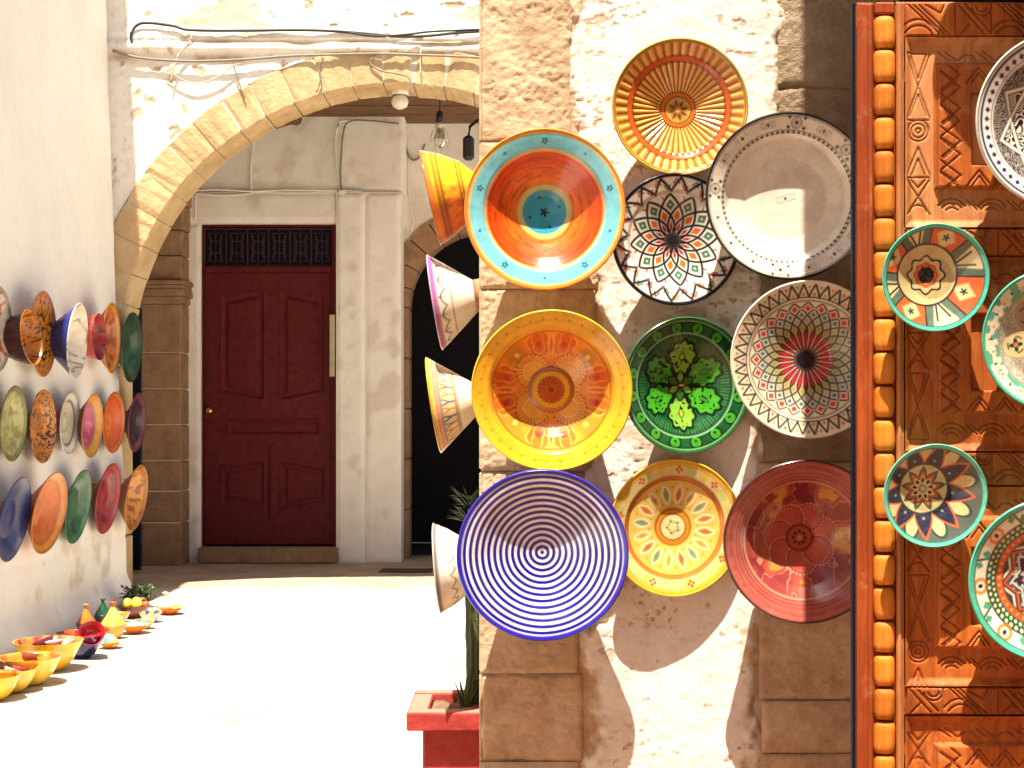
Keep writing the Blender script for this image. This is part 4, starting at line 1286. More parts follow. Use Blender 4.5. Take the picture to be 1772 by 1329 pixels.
def pat_petal(x, y):
    p = Pat(x, y, S(226, 210, 140)); r = p.r
    p.put(sst(.4, .7, fbm(x * 8, y * 8, 22, 3)) * .5, S(212, 196, 110))
    th, k = p.sect(24, .0)
    X, Y = r * np.cos(th), r * np.sin(th)
    cols = [S(150, 186, 160), S(230, 190, 80), S(196, 204, 120)]
    for c in range(3): p.put(p.inside(np.hypot((X - .86) * 1.0, Y) - .075 + .02 * np.cos(p.t * 40)) * (k % 3 == c) * (k % 3 != 0) * .8, cols[c])
    for dx_, dy_ in ((.036, 0), (-.036, 0), (0, .036), (0, -.036)):
        th8, k8 = p.sect(9, .12)
        p.put(p.inside(np.hypot(r * np.cos(th8) - .86 - dx_, r * np.sin(th8) - dy_) - .021), S(206, 58, 46))
    p.ring(-.1, .72, S(232, 196, 96))
    p.petals(16, .345, .635, .058, [S(214, 140, 70), S(150, 164, 110), S(232, 190, 100)], PI / 16 + .05, S(244, 232, 184), .014)
    p.petals(16, .42, .56, .020, [S(196, 100, 50), S(120, 146, 110), S(196, 150, 70)], PI / 16 + .05)
    p.dots(16, .60, .012, S(160, 130, 60), .05); p.dots(16, .36, .010, S(150, 120, 50), .05)
    p.ring(.705, .755, S(212, 116, 40)); p.line(.757, .007, S(150, 62, 26)); p.line(.705, .006, S(150, 62, 26))
    p.line(.775, .005, S(196, 176, 110))
    p.ring(.19, .262, S(230, 142, 40)); p.line(.265, .009, S(130, 54, 26)); p.line(.19, .010, S(104, 42, 24)); p.line(.285, .004, S(150, 110, 60))
    p.ring(-.1, .18, S(230, 216, 158)); p.dots(5, .09, .022, S(196, 84, 40), .7); p.dots(5, .07, .022, S(150, 176, 80), 1.3)
    p.ring(.925, 1.2, S(238, 190, 62)); p.line(.922, .006, S(196, 150, 50)); p.line(.965, .004, S(150, 110, 36))
    return p.c

def pat_pink(x, y):
    p = Pat(x, y, S(176, 98, 86)); r = p.r
    p.put(sst(.4, .7, fbm(x * 5, y * 5, 27, 4)) * .4, S(170, 80, 70))
    p.ring(-.1, .72, S(142, 58, 60))
    n1 = fbm(x * 3.6 + 7, y * 3.6, 28, 3)
    p.put(sst(.50, .60, n1) * (r < .71), S(176, 80, 64)); p.put(sst(.62, .68, n1) * (r < .71), S(200, 140, 60))
    p.put(sst(.52, .58, fbm(x * 3.4, y * 3.4 + 5, 29, 3)) * (r < .71) * .8, S(120, 36, 50))
    p.put(p.stroke(n1 - .5, .01) * (r < .71) * .5, S(230, 180, 130))
    for j in range(7):
        a = 2 * PI * j / 7 + .3
        cx, cy = .27 * math.cos(a), .27 * math.sin(a)
        q = np.hypot(x - cx, y - cy); th = np.arctan2(y - cy, x - cx)
        p.put(p.inside(q - .18), S(186, 88, 74))
        p.put(p.inside(q - .18) * sst(.2, .9, np.cos(th * 24)) * (q > .08) * .55, S(140, 56, 50))
        p.put(p.stroke(q - .185, .010) * (np.cos(th * 26) > -.3), S(214, 140, 120))
        p.put(p.stroke(q - .17, .005), S(110, 36, 36))
    p.ring(-.1, .155, S(166, 78, 54)); p.line(.16, .012, S(96, 36, 34)); p.dots(8, .075, .022, S(70, 34, 36)); p.ring(-.1, .03, S(196, 110, 70))
    for q, w, c in ((.735, .008, S(214, 140, 110)), (.76, .006, S(110, 44, 40)), (.80, .010, S(150, 66, 56)), (.845, .004, S(120, 50, 44)), (.90, .003, S(140, 64, 54))): p.line(q, w, c)
    p.put(p.stroke(r - .925, .004) * (fbm(p.t * 9, r * 2, 30, 2) > .5), S(96, 40, 36))
    p.ring(.985, 1.2, S(70, 40, 40))
    return p.c

def labyrinth(x, y, f, seed):
    n = fbm(x * f + 31, y * f + 17, seed, 2, .4)
    return np.abs((n * 9) % 1 - .5) * 2

def pat_navy(x, y):
    p = Pat(x, y, S(226, 222, 216)); r = p.r
    NAVY = S(28, 30, 92)
    lab = labyrinth(x, y, 13, 33)
    p.put((r < .80) * 1.0, S(150, 142, 138)); p.put(sst(.40, .55, lab) * (r < .80), S(58, 50, 54))
    sq = [np.maximum(np.abs(x * math.cos(a) + y * math.sin(a)), np.abs(-x * math.sin(a) + y * math.cos(a))) for a in (.2, .2 + PI / 4)]
    star = np.minimum(sq[0], sq[1]); octo = np.maximum(sq[0], sq[1])
    big = labyrinth(x, y, 7, 35)
    p.put(p.inside(star - .50), S(26, 24, 30)); p.put(p.inside(star - .50) * sst(.52, .62, big), WHITE)
    for q_ in (sq[0], sq[1]):
        p.put(p.stroke(q_ - .50, .030) * (r < .79), S(40, 36, 44)); p.put(p.stroke(q_ - .50, .016) * (r < .79), WHITE)
        p.put(p.stroke(q_ - .28, .024) * (r < .60), S(30, 28, 36)); p.put(p.stroke(q_ - .28, .013) * (r < .60), WHITE)
    p.put(p.inside(octo - .16), NAVY); p.petals(8, .0, .15, .03, WHITE, .2)
    p.line(.80, .010, WHITE); p.line(.815, .006, NAVY)
    th, k = p.sect(52)
    p.put(p.inside(np.abs(r * np.cos(th) - .872) + np.abs(r * np.sin(th)) - .037), NAVY)
    p.ring(.93, .965, NAVY); p.ring(.965, 1.2, S(214, 214, 196)); p.line(.99, .006, NAVY)
    return p.c

TEAL = S(78, 176, 152); BEIGE = S(206, 188, 138); OR = S(204, 92, 48); DG = S(34, 62, 58)
def pat_teal_flower(x, y):
    p = Pat(x, y, S(120, 128, 100)); r = p.r
    xo, yo = x + .11, y - .06
    q = Pat(xo, yo, (0, 0, 0))
    th, k = q.sect(8, .35)
    for s_ in range(8):
        m = (k == s_) * 1.0
        p.put(m, OR if s_ % 2 else S(86, 104, 88))
    X, Y = q.r * np.cos(th), q.r * np.sin(th)
    odd = (k % 2 == 1)
    p.put(p.inside(np.abs(X - .76) * .9 + np.abs(Y) - .17) * odd, BEIGE); p.put(p.stroke(np.abs(X - .76) * .9 + np.abs(Y) - .19, .01) * odd, S(240, 170, 110))
    p.put(p.inside(np.hypot(X - .76, Y) - .055 * (1 + .4 * np.cos(5 * np.arctan2(Y, X - .76)))) * odd, DG)
    p.put(p.inside(np.abs(Y) - .22 * np.clip((X - .5) / .45, 0, 1) - .02) * ~odd, S(214, 200, 150))
    p.put(p.inside(np.abs(np.abs(Y) - .35 * (X - .52)) - .022) * ~odd * (X < .9), INK)
    p.put(p.stroke(np.abs(th) - PI / 8, .02 / np.maximum(1, 1)) * (q.r > .55), S(24, 30, 36))
    p.put(p.inside(q.r - .60), INK); p.put(p.inside(q.r - .56), S(196, 178, 128))
    p.put(sst(.5, .75, fbm(x * 40, y * 40, 37, 2)) * (q.r < .55) * .3, S(150, 130, 86))
    lob = q.r - .33 * (1 + .10 * np.cos(8 * q.t))
    p.put(p.stroke(lob, .022), INK); p.put(p.inside(lob + .022), S(206, 190, 140))
    p.put(p.stroke(q.r - .20 * (1 + .06 * np.cos(8 * q.t)), .035), OR)
    p.put(p.inside(q.r - .16), S(60, 60, 66)); p.put(p.inside(q.r - .16) * (vnoise(x * 28, y * 28, 38) > .5), INK)
    p.ring(.925, 1.2, TEAL); p.line(.925, .012, S(40, 90, 84))
    return p.c

def pat_teal_oval(x, y):
    p = Pat(x, y, S(176, 172, 156)); r = p.r
    p.put((vnoise(x * 55, y * 55, 41) > .55) * .55, S(110, 104, 98))
    for j in range(6):
        a = math.radians(60 * j + 10); ca, sa = math.cos(a), math.sin(a)
        u = x * ca + y * sa - .46; v = -x * sa + y * ca
        d = np.hypot(u / .26, v / .19) - 1 + .18 * u / .26
        edge = OR if j % 2 == 0 else INK
        p.put(p.inside((d - .08) * .2), S(232, 216, 180)); p.put(p.stroke(d * .2, .012), edge); p.put(p.inside(d * .2), BEIGE if j % 2 else S(150, 140, 120))
        th = np.arctan2(v, u); q = np.hypot(u, v)
        p.put(p.inside(q - .075 * (1 + .4 * np.cos(4 * th))) , DG if j % 2 else OR); p.put(p.inside(q - .03), S(230, 120, 70))
        p.put(p.stroke(q - .12, .010) * (np.cos(th * 3) > .2), INK)
    p.ring(-.1, .16, OR); p.dots(8, .09, .03, BEIGE); p.line(.16, .012, INK)
    p.ring(.74, 1.2, S(220, 214, 190))
    th, k = p.sect(30)
    p.put(((vnoise(p.t * 9, r * 14, 43) > .45) & (r > .755)) * .9, S(60, 156, 128))
    X, Y = r * np.cos(th), r * np.sin(th)
    p.put(p.inside(np.hypot(X - .85, Y * 1.0) - .045 * (1 + .4 * np.cos(5 * np.arctan2(Y, X - .85)))) * (k % 2 == 0), S(226, 216, 190))
    p.put(p.inside(np.hypot(X - .85, Y) - .022) * (k % 2 == 0), S(226, 130, 60))
    p.put(p.inside(np.abs(Y) * 1.2 + np.abs(X - .87) * .45 - .022) * (k % 2 == 1), INK)
    p.ring(.96, 1.2, S(70, 166, 140)); p.line(.745, .008, S(100, 100, 96))
    return p.c

def pat_teal_star(x, y):
    p = Pat(x, y, S(150, 152, 120)); r = p.r
    xo, yo = x + .17, y - .11
    q = Pat(xo, yo, (0, 0, 0)); R_ = q.r / (.86 + .0 * q.r)
    th, k = q.sect(9, .2)
    X, Y = R_ * np.cos(th), R_ * np.sin(th)
    # outer orange points, beige leaves, dark triangles
    p.put((R_ > .6) * 1.0, S(82, 88, 78))
    th2, k2 = q.sect(9, .2 + PI / 9)
    X2, Y2 = R_ * np.cos(th2), R_ * np.sin(th2)
    p.put(p.inside(np.hypot((X - .88) / 1.75, Y) - .155), S(206, 184, 132)); p.put(p.stroke(np.hypot((X - .88) / 1.75, Y) - .165, .022), DG)
    zz = .60 + .52 * np.abs(np.abs(q.sect(9, .2)[0]) * 9 / PI)
    p.put(p.inside(R_ - zz - .05), OR); p.put(p.inside(R_ - zz + .03), S(38, 42, 66))
    p.put(p.inside(np.hypot(X2 - .68, Y2) - .03), S(150, 150, 140))
    p.put(p.inside(R_ - .60), DG); p.put(p.inside(R_ - .55), S(204, 184, 136))
    st8 = R_ * (1 + .0) - (.30 + .24 * (1 - np.abs(q.sect(9, .2)[0]) * 9 / PI))
    p.put(p.inside(st8), S(62, 92, 76))
    st7 = R_ - (.24 + .18 * (1 - np.abs(q.sect(9, .2)[0]) * 9 / PI))
    p.put(p.inside(st7), OR)
    st6 = R_ - (.18 + .13 * (1 - np.abs(q.sect(9, .2)[0]) * 9 / PI))
    p.put(p.inside(st6), S(226, 206, 160))
    p.put(p.inside(np.hypot((X - .19) / 1.5, Y) - .035), INK); p.put(p.inside(R_ - .10), S(40, 40, 48))
    p.put(p.inside(np.abs(Y2) - .012) * (R_ < .2), S(226, 206, 160))
    p.put(sst(.5, .8, fbm(x * 30, y * 30, 44, 2)) * .25, S(90, 90, 80))
    p.ring(.925, 1.2, S(96, 186, 164)); p.line(.92, .012, S(50, 100, 92))
    return p.c

def pat_teal_dots(x, y):
    p = Pat(x, y, S(60, 60, 66)); r = p.r
    for j in range(2):
        a = math.radians(8 + 45 * j)
        for m in range(4):
            b = a + m * PI / 2; u = x * math.cos(b) + y * math.sin(b); v = -x * math.sin(b) + y * math.cos(b)
    s8 = np.minimum.reduce([np.maximum(np.abs(x * math.cos(a) + y * math.sin(a)), np.abs(-x * math.sin(a) + y * math.cos(a))) for a in (.14, .14 + PI / 4)])
    for q, c in ((.42, S(226, 220, 200)), (.395, INK), (.37, OR), (.345, S(70, 74, 80)), (.30, S(226, 220, 200)), (.28, S(40, 44, 76)), (.2, OR), (.16, WHITE), (.13, INK)):
        p.put(p.inside(s8 - q), c)
    p.put((vnoise(x * 26, y * 26, 46) > .62) * (s8 < .345) * .6, S(220, 210, 190))
    p.ring(.52, .615, S(204, 92, 48)); p.dots(40, .57, .016, S(232, 170, 110)); p.line(.52, .008, DG)
    p.ring(.615, .765, S(24, 70, 50)); p.dots(58, .655, .019, S(206, 220, 170)); p.dots(58, .722, .021, S(206, 220, 170), PI / 58)
    p.ring(.765, .935, S(228, 222, 204))
    th, k = p.sect(16, .1)
    X, Y = r * np.cos(th), r * np.sin(th)
    ev = (k % 2 == 0)
    p.put(p.stroke(np.hypot(X - .85, Y) - .085, .022) * ev, S(224, 132, 52)); p.put(p.inside(np.hypot(X - .85, Y * 1.3) - .036) * ev, INK)
    p.put(p.stroke(np.abs(Y - .4 * (X - .85)) - .0, .016) * ~ev * (r > .775) * (r < .925), S(36, 36, 70))
    p.put(p.inside(np.abs(Y + .07) * 1.2 + np.abs(X - .82) - .07) * ~ev, S(70, 150, 110)); p.put(p.inside(np.abs(Y - .08) * 1.2 + np.abs(X - .88) - .06) * ~ev, S(70, 150, 110))
    p.line(.765, .008, INK); p.ring(.935, 1.2, S(74, 182, 158)); p.line(.932, .008, DG)
    return p.c

# simple designs for the small ware
def pat_plain(base, rim=None, rimw=.85, centre=None, spots=None, f=5, th=.55, seed=50, rings=(), petal=None):
    def fn(x, y):
        p = Pat(x, y, base, .03); r = p.r
        if centre is not None: p.ring(-.1, rimw, centre)
        if spots is not None:
            n = fbm(x * f + seed, y * f, seed, 3)
            p.put(np.clip(.5 + (n - th) / .05, 0, 1) * (r < (rimw if rim is not None else .97)), spots)
        if petal is not None: p.petals(8, .15, rimw - .08, .13, None, .2, petal, .035)
        for q, w, c in rings: p.line(q, w, c)
        if rim is not None: p.ring(rimw, 1.2, rim); p.line(rimw, .02, np.asarray(rim) * .45)
        p.line(.975, .022, np.asarray(rim if rim is not None else base) * .5)
        return p.mott(.15, 6, seed).c * .74
    return fn
def pat_lines(base, ink, f=6, seed=60, rim=None, rimw=.9, w=.10):
    def fn(x, y):
        p = Pat(x, y, base, .03)
        n = fbm(x * f * .5 + seed, y * f * .5, seed, 2)
        p.put(np.clip(.5 + (w - np.abs((n * 5) % 1 - .5)) / .08, 0, 1), ink)
        if rim is not None: p.ring(rimw, 1.2, rim)
        return p.mott(.12, 6, seed).c * .8
    return fn

# ---- ceramic builder: local -Y is the open face, base rests on local y = 0
def resample(prof, n, soft=9):
    pr = np.array(prof, float)
    s = np.linspace(0, 1, 400)
    d = np.interp(s, pr[:, 0], pr[:, 1])
    if soft > 1:
        k = np.hanning(soft * 2 + 3); k /= k.sum(); h = len(k) // 2
        d = np.convolve(np.concatenate([2 * d[0] - d[1:h + 1][::-1] * 0 - d[0] * 1.0 + 0 * d[1:h + 1], d, np.full(h, d[-1]) + (d[-1] - d[-2]) * np.arange(1, h + 1)]), k, 'valid')
    rr = np.linspace(0.006, 1, n)
    return rr, np.interp(rr, s, d)

def ceramic(name, label, cat, centre, R, prof, pat, rot, group=None, split=.8, n=(90, 360), thick=.05, foot=.36, outpat=None, outcol=None,
            spin=0.0, relief=None, mat=None, hold=.0, soft=9, body=.95):
    """bowl or plate whose RIM CENTRE stands at `centre`; prof = (rho, depth) from centre to rim in rim radii"""
    mat = mat or M_glaze
    nr, na = n
    rr, dd = resample(prof, nr, soft)
    D = dd[0] + thick + .03
    M = Euler(rot).to_matrix()
    base = centre + M @ Vector((0, D * R, 0))
    e = empty(name, base, label, cat, group, rot)
    th = np.linspace(0, 2 * PI, na, endpoint=False)
    ct, stn = np.cos(th), np.sin(th)
    def rows(rads, deps, face):
        RR, TT = np.meshgrid(rads, th, indexing='ij'); DD = np.repeat(np.asarray(deps)[:, None], na, 1)
        X, Z = RR * np.cos(TT), RR * np.sin(TT)
        if relief is not None and face == 'in':
            DD = DD + relief(RR, TT)
        wob = .004 * (fbm(np.cos(TT) * 2 + 5, np.sin(TT) * 2 + 5, int(abs(centre.x) * 977) % 97, 2) - .5) * RR
        V = np.stack([X * (1 + wob) * R, (DD - D) * R, Z * (1 + wob) * R], -1).reshape(-1, 3)
        cs, sn = math.cos(spin), math.sin(spin)
        xs, ys = (X * cs + Z * sn).ravel(), (-X * sn + Z * cs).ravel()
        if face == 'in': Cc = pat(xs, ys)
        elif outpat is not None: Cc = outpat(RR.ravel(), TT.ravel())
        else: Cc = np.tile(outcol if outcol is not None else S(196, 150, 110), (V.shape[0], 1))
        return V, Cc
    def quads(nrow, off=0, flip=False):
        i = np.arange(nrow * na).reshape(nrow, na) + off
        a, b = i[:-1], i[1:]
        Fq = np.stack([a, np.roll(a, -1, 1), np.roll(b, -1, 1), b], -1).reshape(-1, 4)
        return Fq[:, ::-1] if flip else Fq
    ks = int(np.searchsorted(rr, split))
    def joinm(parts):
        V, Cc, Fq = [], [], []
        o = 0
        for v, c, f in parts:
            V.append(v); Cc.append(c); Fq.append(f + o); o += len(v)
        return np.concatenate(V), np.concatenate(Fq), np.concatenate(Cc)
    no = max(14, nr // 5) if outpat is None else 70
    ro = np.linspace(.03, 1, no); do = np.interp(ro, rr, dd) + thick * (1 - .45 * ro ** 4) + (hold * body * (1 - ro ** 2.5) if outpat is None else 0)
    kso = int(np.searchsorted(ro, split))
    # rim: inside band, rounded lip, outside band
    lipr = np.array([1.0, 1.012, 1.016, 1.010, 1.0]); t1 = thick * .55
    lipd = dd[-1] + np.array([-.006, .004, t1 * .5, t1 * .9, t1])
    v1, c1 = rows(rr[ks:], dd[ks:], 'in'); q1 = quads(nr - ks)
    v2, c2 = rows(lipr, lipd, 'in'); q2 = quads(5)
    v3, c3 = rows(ro[kso - 1:][::-1], do[kso - 1:][::-1], 'out'); q3 = quads(no - kso + 1)
    V, Fq, Cc = joinm([(v1, c1, q1), (v2, c2, q2), (v3, c3, q3)])
    mesh_np('rim', V, Fq, mat, e, Cc)
    v1, c1 = rows(np.concatenate([[.0005], rr[:ks + 1]]), np.concatenate([[dd[0]], dd[:ks + 1]]), 'in')
    v3, c3 = rows(ro[:kso][::-1], do[:kso][::-1], 'out')
    V, Fq, Cc = joinm([(v1, c1, quads(ks + 2)), (v3, c3, quads(kso))])
    mesh_np('bowl', V, Fq, mat, e, Cc)
    fr = np.array([foot * .80, foot * .82, foot * .98, foot * 1.02]); fdp = np.interp(fr, ro, do)
    nf = max(24, na // 6)
    gf = Geo()
    prof_f = [(fr[0] * R, 0.0), (fr[0] * R, (D + hold - fdp[0] + .01) * R), (fr[3] * R, (D + hold - fdp[3] + .01) * R), (fr[2] * R, 0.0)]
    # lathe along y: build round z then rotate in data
    Vf = []
    for r_, z_ in [(fr[0] * R, hold * R), (fr[3] * R, hold * R), (fr[3] * R, (fdp[3] - D - .02) * R), (fr[0] * R, (fdp[0] - D - .02) * R)]:
        for k in range(nf):
            a = 2 * PI * k / nf; Vf.append((r_ * math.cos(a), z_, r_ * math.sin(a)))
    Ff = [(i * nf + k, ((i + 1) % 4) * nf + k, ((i + 1) % 4) * nf + (k + 1) % nf, i * nf + (k + 1) % nf) for i in range(4) for k in range(nf)]
    mesh_py('foot_ring', Vf, Ff, M_terracotta, e, True)
    return e

R_ = math.radians
GP = 'large painted plates on the plate wall'
def wall_plate(label, px, py, rpx, prof, pat, lean=3, yaw=0, extra=.0, spin=0, **kw):
    D = prof[0][1] + .08
    # solve the rim depth so that the foot meets the wall
    Y = YF - .10
    for _ in range(4):
        R = rpx * Y / F
        Y = YF - D * R * math.cos(R_(lean)) - extra - .024
    R = rpx * Y / F
    return ceramic('wall_plate', label, 'plate', at(px, py, Y), R, prof, pat, (R_(lean), 0, R_(yaw)), GP, spin=spin, hold=extra / R + .03, **kw)

wall_plate('turquoise rimmed bowl with orange rings and a blue star centre', 943, 362, 137.5, [(0, .36), (.2, .34), (.4, .282), (.6, .184), (.75, .085), (.78, .05), (.9, .02), (1, 0)], pat_turquoise, 2.5, 0, .025, split=.76, outcol=S(214, 150, 70))
def flutes(r, t):
    a = .5 + .5 * np.cos(t * 44)
    return .016 * a * sst(.22, .32, r) * sst(.72, .66, r) + .014 * (.5 + .5 * np.cos(t * 44 + .6)) * sst(.76, .80, r) * sst(.97, .93, r)
wall_plate('orange plate with radiating flutes, topmost of the large plates', 1177, 184, 116.5, [(0, .29), (.2, .29), (.27, .28), (.70, .13), (.76, .10), (1, 0)], pat_flute, 2, 0, .0, split=.73, relief=flutes, n=(100, 528), outcol=S(206, 140, 60))
wall_plate('white plate with black lattice flower and black rim, tucked below the fluted orange plate', 1171, 414, 113, [(0, .24), (.2, .23), (.72, .08), (.76, .06), (1, 0)], pat_bwflower, 2, 9, .0, split=.74, outcol=INK, n=(100, 400))
wall_plate('large plain white plate with black motifs on its border', 1366, 339, 143, [(0, .255), (.5, .25), (.72, .19), (.80, .09), (1, 0)], pat_white, 2, 0, .045, split=.8, outcol=S(40, 36, 36), n=(100, 400))
wall_plate('yellow bowl with red and orange flowers around a round medallion', 955, 676, 138, [(0, .44), (.25, .45), (.30, .475), (.45, .43), (.6, .33), (.74, .15), (.80, .08), (1, 0)], pat_yellow, 3, 0, .025, split=.76, outcol=S(206, 150, 40), n=(100, 400))
wall_plate('dark green bowl with bright green leafy cartouches and a scalloped rim', 1190, 667, 117, [(0, .29), (.25, .28), (.5, .21), (.70, .11), (.78, .07), (1, 0)], pat_green, 2, 16, .0, split=.77, outcol=S(30, 80, 44), n=(100, 400))
wall_plate('cream plate with a red petalled rosette and zigzag border', 1401, 622, 135, [(0, .26), (.3, .24), (.76, .09), (.80, .07), (1, 0)], pat_rosette, 2, 0, .06, split=.78, outcol=S(50, 46, 48), n=(110, 440))
wall_plate('white bowl painted with concentric royal blue rings', 939, 961, 147, [(0, .29), (.2, .275), (.4, .23), (.6, .155), (.785, .062), (.82, .045), (1, 0)], pat_blue, 1.5, 0, .06, split=.80, outcol=S(60, 56, 150), n=(110, 360))
wall_plate('pale yellow plate with a ring of petals and tiny red flowers on its border', 1170, 914, 118, [(0, .17), (.25, .17), (.70, .09), (.77, .05), (1, 0)], pat_petal, 2, 10, .0, split=.76, outcol=S(206, 160, 60), n=(100, 400))
wall_plate('dusty pink bowl with a scalloped flower, half shaded by the shop front', 1395, 938, 141, [(0, .42), (.2, .41), (.4, .36), (.6, .26), (.72, .15), (.80, .09), (1, 0)], pat_pink, 3, 0, .05, split=.76, outcol=S(110, 50, 44), n=(100, 400))

GD = 'green painted plates on the carved door'
def door_plate(label, px, py, rpx, prof, pat, lean=3, spin=0, extra=.02, group=GD, Y_=YD, **kw):
    D = prof[0][1] + .08
    Y = Y_ - .06
    for _ in range(4):
        R = rpx * Y / F
        Y = Y_ - .018 - D * R - extra
    R = rpx * Y / F
    return ceramic('door_plate', label, 'plate', at(px, py, Y), R, prof, pat, (R_(lean), 0, 0), group, spin=spin, hold=extra / R + .03, **kw)
TP = [(0, .30), (.4, .28), (.80, .10), (.93, .03), (1, 0)]
door_plate('white plate with navy rim and black star lattice, highest on the carved door', 1842, 207, 151, [(0, .26), (.5, .24), (.8, .08), (1, 0)], pat_navy, 2, .1, .03, group=None, outcol=S(200, 200, 190), n=(100, 420))
door_plate('small teal rimmed plate with beige flower centre and orange sectors', 1620, 480, 92, TP, pat_teal_flower, 3, 0, .03, split=.92, outcol=TEAL, n=(80, 320))
door_plate('teal bordered plate with beige ovals, beside a cut-out of the carved door', 1822, 587, 121, [(0, .24), (.6, .20), (.78, .08), (1, 0)], pat_teal_oval, 3, 0, .03, split=.75, outcol=S(40, 90, 80), n=(100, 400))
door_plate('small teal rimmed plate with orange star and black heart', 1619, 858, 89, TP, pat_teal_star, 4, 0, .03, split=.92, outcol=TEAL, n=(80, 320))
door_plate('large teal rimmed plate with rings of white dots, lowest on the carved door', 1819, 1004, 141, [(0, .26), (.6, .20), (.78, .09), (1, 0)], pat_teal_dots, 3, 0, .04, split=.93, outcol=TEAL, n=(100, 400))
door_plate('huge unseen blue platter added above the carved door to shade its top', 1905, -300, 270, TP, pat_plain(S(40, 50, 130), S(220, 220, 210), .85, S(60, 80, 160), WHITE), 3, 0, .025, group=None, n=(40, 120), outcol=S(40, 50, 120))  # unseen platter, sized and placed to throw shade on the door's upper right

# ---- bowls on the pier's hidden side, seen edge-on
GS = 'deep bowls hung on the side of the pier'
def side_bowl(label, p_top, p_bot, Yc, depth_px, prof, pat, outpat, **kw):
    cx, cy = (p_top[0] + p_bot[0]) / 2, (p_top[1] + p_bot[1]) / 2
    dxp, dyp = p_bot[0] - p_top[0], p_bot[1] - p_top[1]
    R = math.hypot(dxp, dyp) / 2 * Yc / F
    lean = math.degrees(math.atan2(dxp, dyp))
    c = at(cx, cy, Yc)
    D = depth_px * Yc / F / R
    prof = [(a, b * D) for a, b in prof]
    hold = max(0.0, (WX0 - (c.x + (D + .08) * R * math.cos(R_(lean)))) / R)
    return ceramic('side_bowl', label, 'bowl', c, R, prof, pat, (R_(lean), 0, R_(-90)), GS, outpat=outpat, n=(56, 200), thick=.05, foot=.34, hold=hold + .05, **kw)
BP = [(0, 1), (.30, .97), (.62, .70), (.86, .32), (1, 0)]
BC = [(0, 1), (.26, .97), (.34, .88), (1, 0)]
def out_bands(fn):
    def f(r, t):
        p = Pat(r * np.cos(t), r * np.sin(t), CREAM, .012)
        fn(p); return p.c
    return f
def ob_yellow(p):
    r = p.r; up = np.sin(p.t)
    p.c[:] = S(240, 196, 40)
    low = sst(.35, -.75, up + .7 * (fbm(p.t * 5, r * 9, 71, 3) - .5))
    p.put(low * (r > .60) * .95, S(226, 96, 32))
    p.put(sst(.58, .66, fbm(p.t * 9 + 3, r * 14, 72, 3)) * (r > .66) * (r < .88) * .6 * (.3 + low), S(196, 62, 28))
    for q in (.89, .925, .64, .68): p.line(q, .010, S(60, 40, 28))
    p.ring(.96, 1.2, S(228, 128, 50))
def ob_purple(p):
    p.c[:] = S(238, 230, 216)
    th, k = p.sect(15); X, Y = p.r * np.cos(th), p.r * np.sin(th)
    d = p.r - (.80 + .085 * np.abs(np.cos(p.t * 7.5)))
    p.put(p.stroke(d, .013), S(58, 44, 60)); p.dots(15, .84, .014, S(58, 44, 60)); p.put(p.inside(np.abs(Y) - .012) * (X > .86) * (X < .92), S(120, 70, 110))
    p.line(.715, .007, S(130, 90, 90)); p.ring(.945, 1.2, S(178, 96, 176)); p.line(.935, .006, S(80, 50, 90))
def ob_multi(p):
    p.c[:] = S(238, 228, 208)
    p.ring(.64, .86, S(232, 214, 170))
    cols = [S(40, 60, 130), S(222, 140, 50), S(196, 60, 40), S(60, 120, 90)]
    th, k = p.sect(30); X, Y = p.r * np.cos(th), p.r * np.sin(th)
    m = np.maximum(p.inside(np.abs(np.abs(Y) - .55 * (X - .74)) - .018) * (X > .74) * (X < .85), p.inside(np.abs(Y) - .017) * (X > .66) * (X <= .74))
    for c in range(4): p.put(m * (k % 4 == c), cols[c])
    for q, w, c in ((.64, .012, S(150, 90, 50)), (.61, .006, S(120, 90, 70)), (.87, .010, S(60, 50, 60)), (.90, .012, S(222, 120, 50)), (.935, .012, S(196, 66, 40))): p.line(q, w, c)
    p.ring(.955, 1.2, S(232, 182, 56))
def ob_scallop(p):
    p.c[:] = S(236, 228, 212)
    for rad in (.84, .66):
        d = p.r - (rad - .075 * np.abs(np.sin(p.t * 9 + rad * 20)))
        p.put(p.stroke(d, .010) * (p.r < rad + .01), S(40, 36, 40))
    p.ring(.965, 1.2, S(120, 112, 104))
side_bowl('yellow bowl with orange flames seen edge-on, highest on the side of the pier', (727, 262), (762, 424), 3.62, 84, BP, pat_plain(S(226, 130, 50)), out_bands(ob_yellow))
side_bowl('white conical bowl with purple rim and black scallops on the side of the pier', (739, 442), (765, 605), 3.62, 76, BC, pat_plain(S(210, 190, 200)), out_bands(ob_purple))
side_bowl('white conical bowl with red, orange and blue bands on the side of the pier', (737, 619), (763, 783), 3.62, 78, BC, pat_plain(S(220, 170, 90)), out_bands(ob_multi))
side_bowl('white bowl with thin black scallop drawing beside the blue ringed bowl', (749, 906), (763, 1061), 3.60, 66, BP, pat_plain(S(220, 214, 204)), out_bands(ob_scallop))

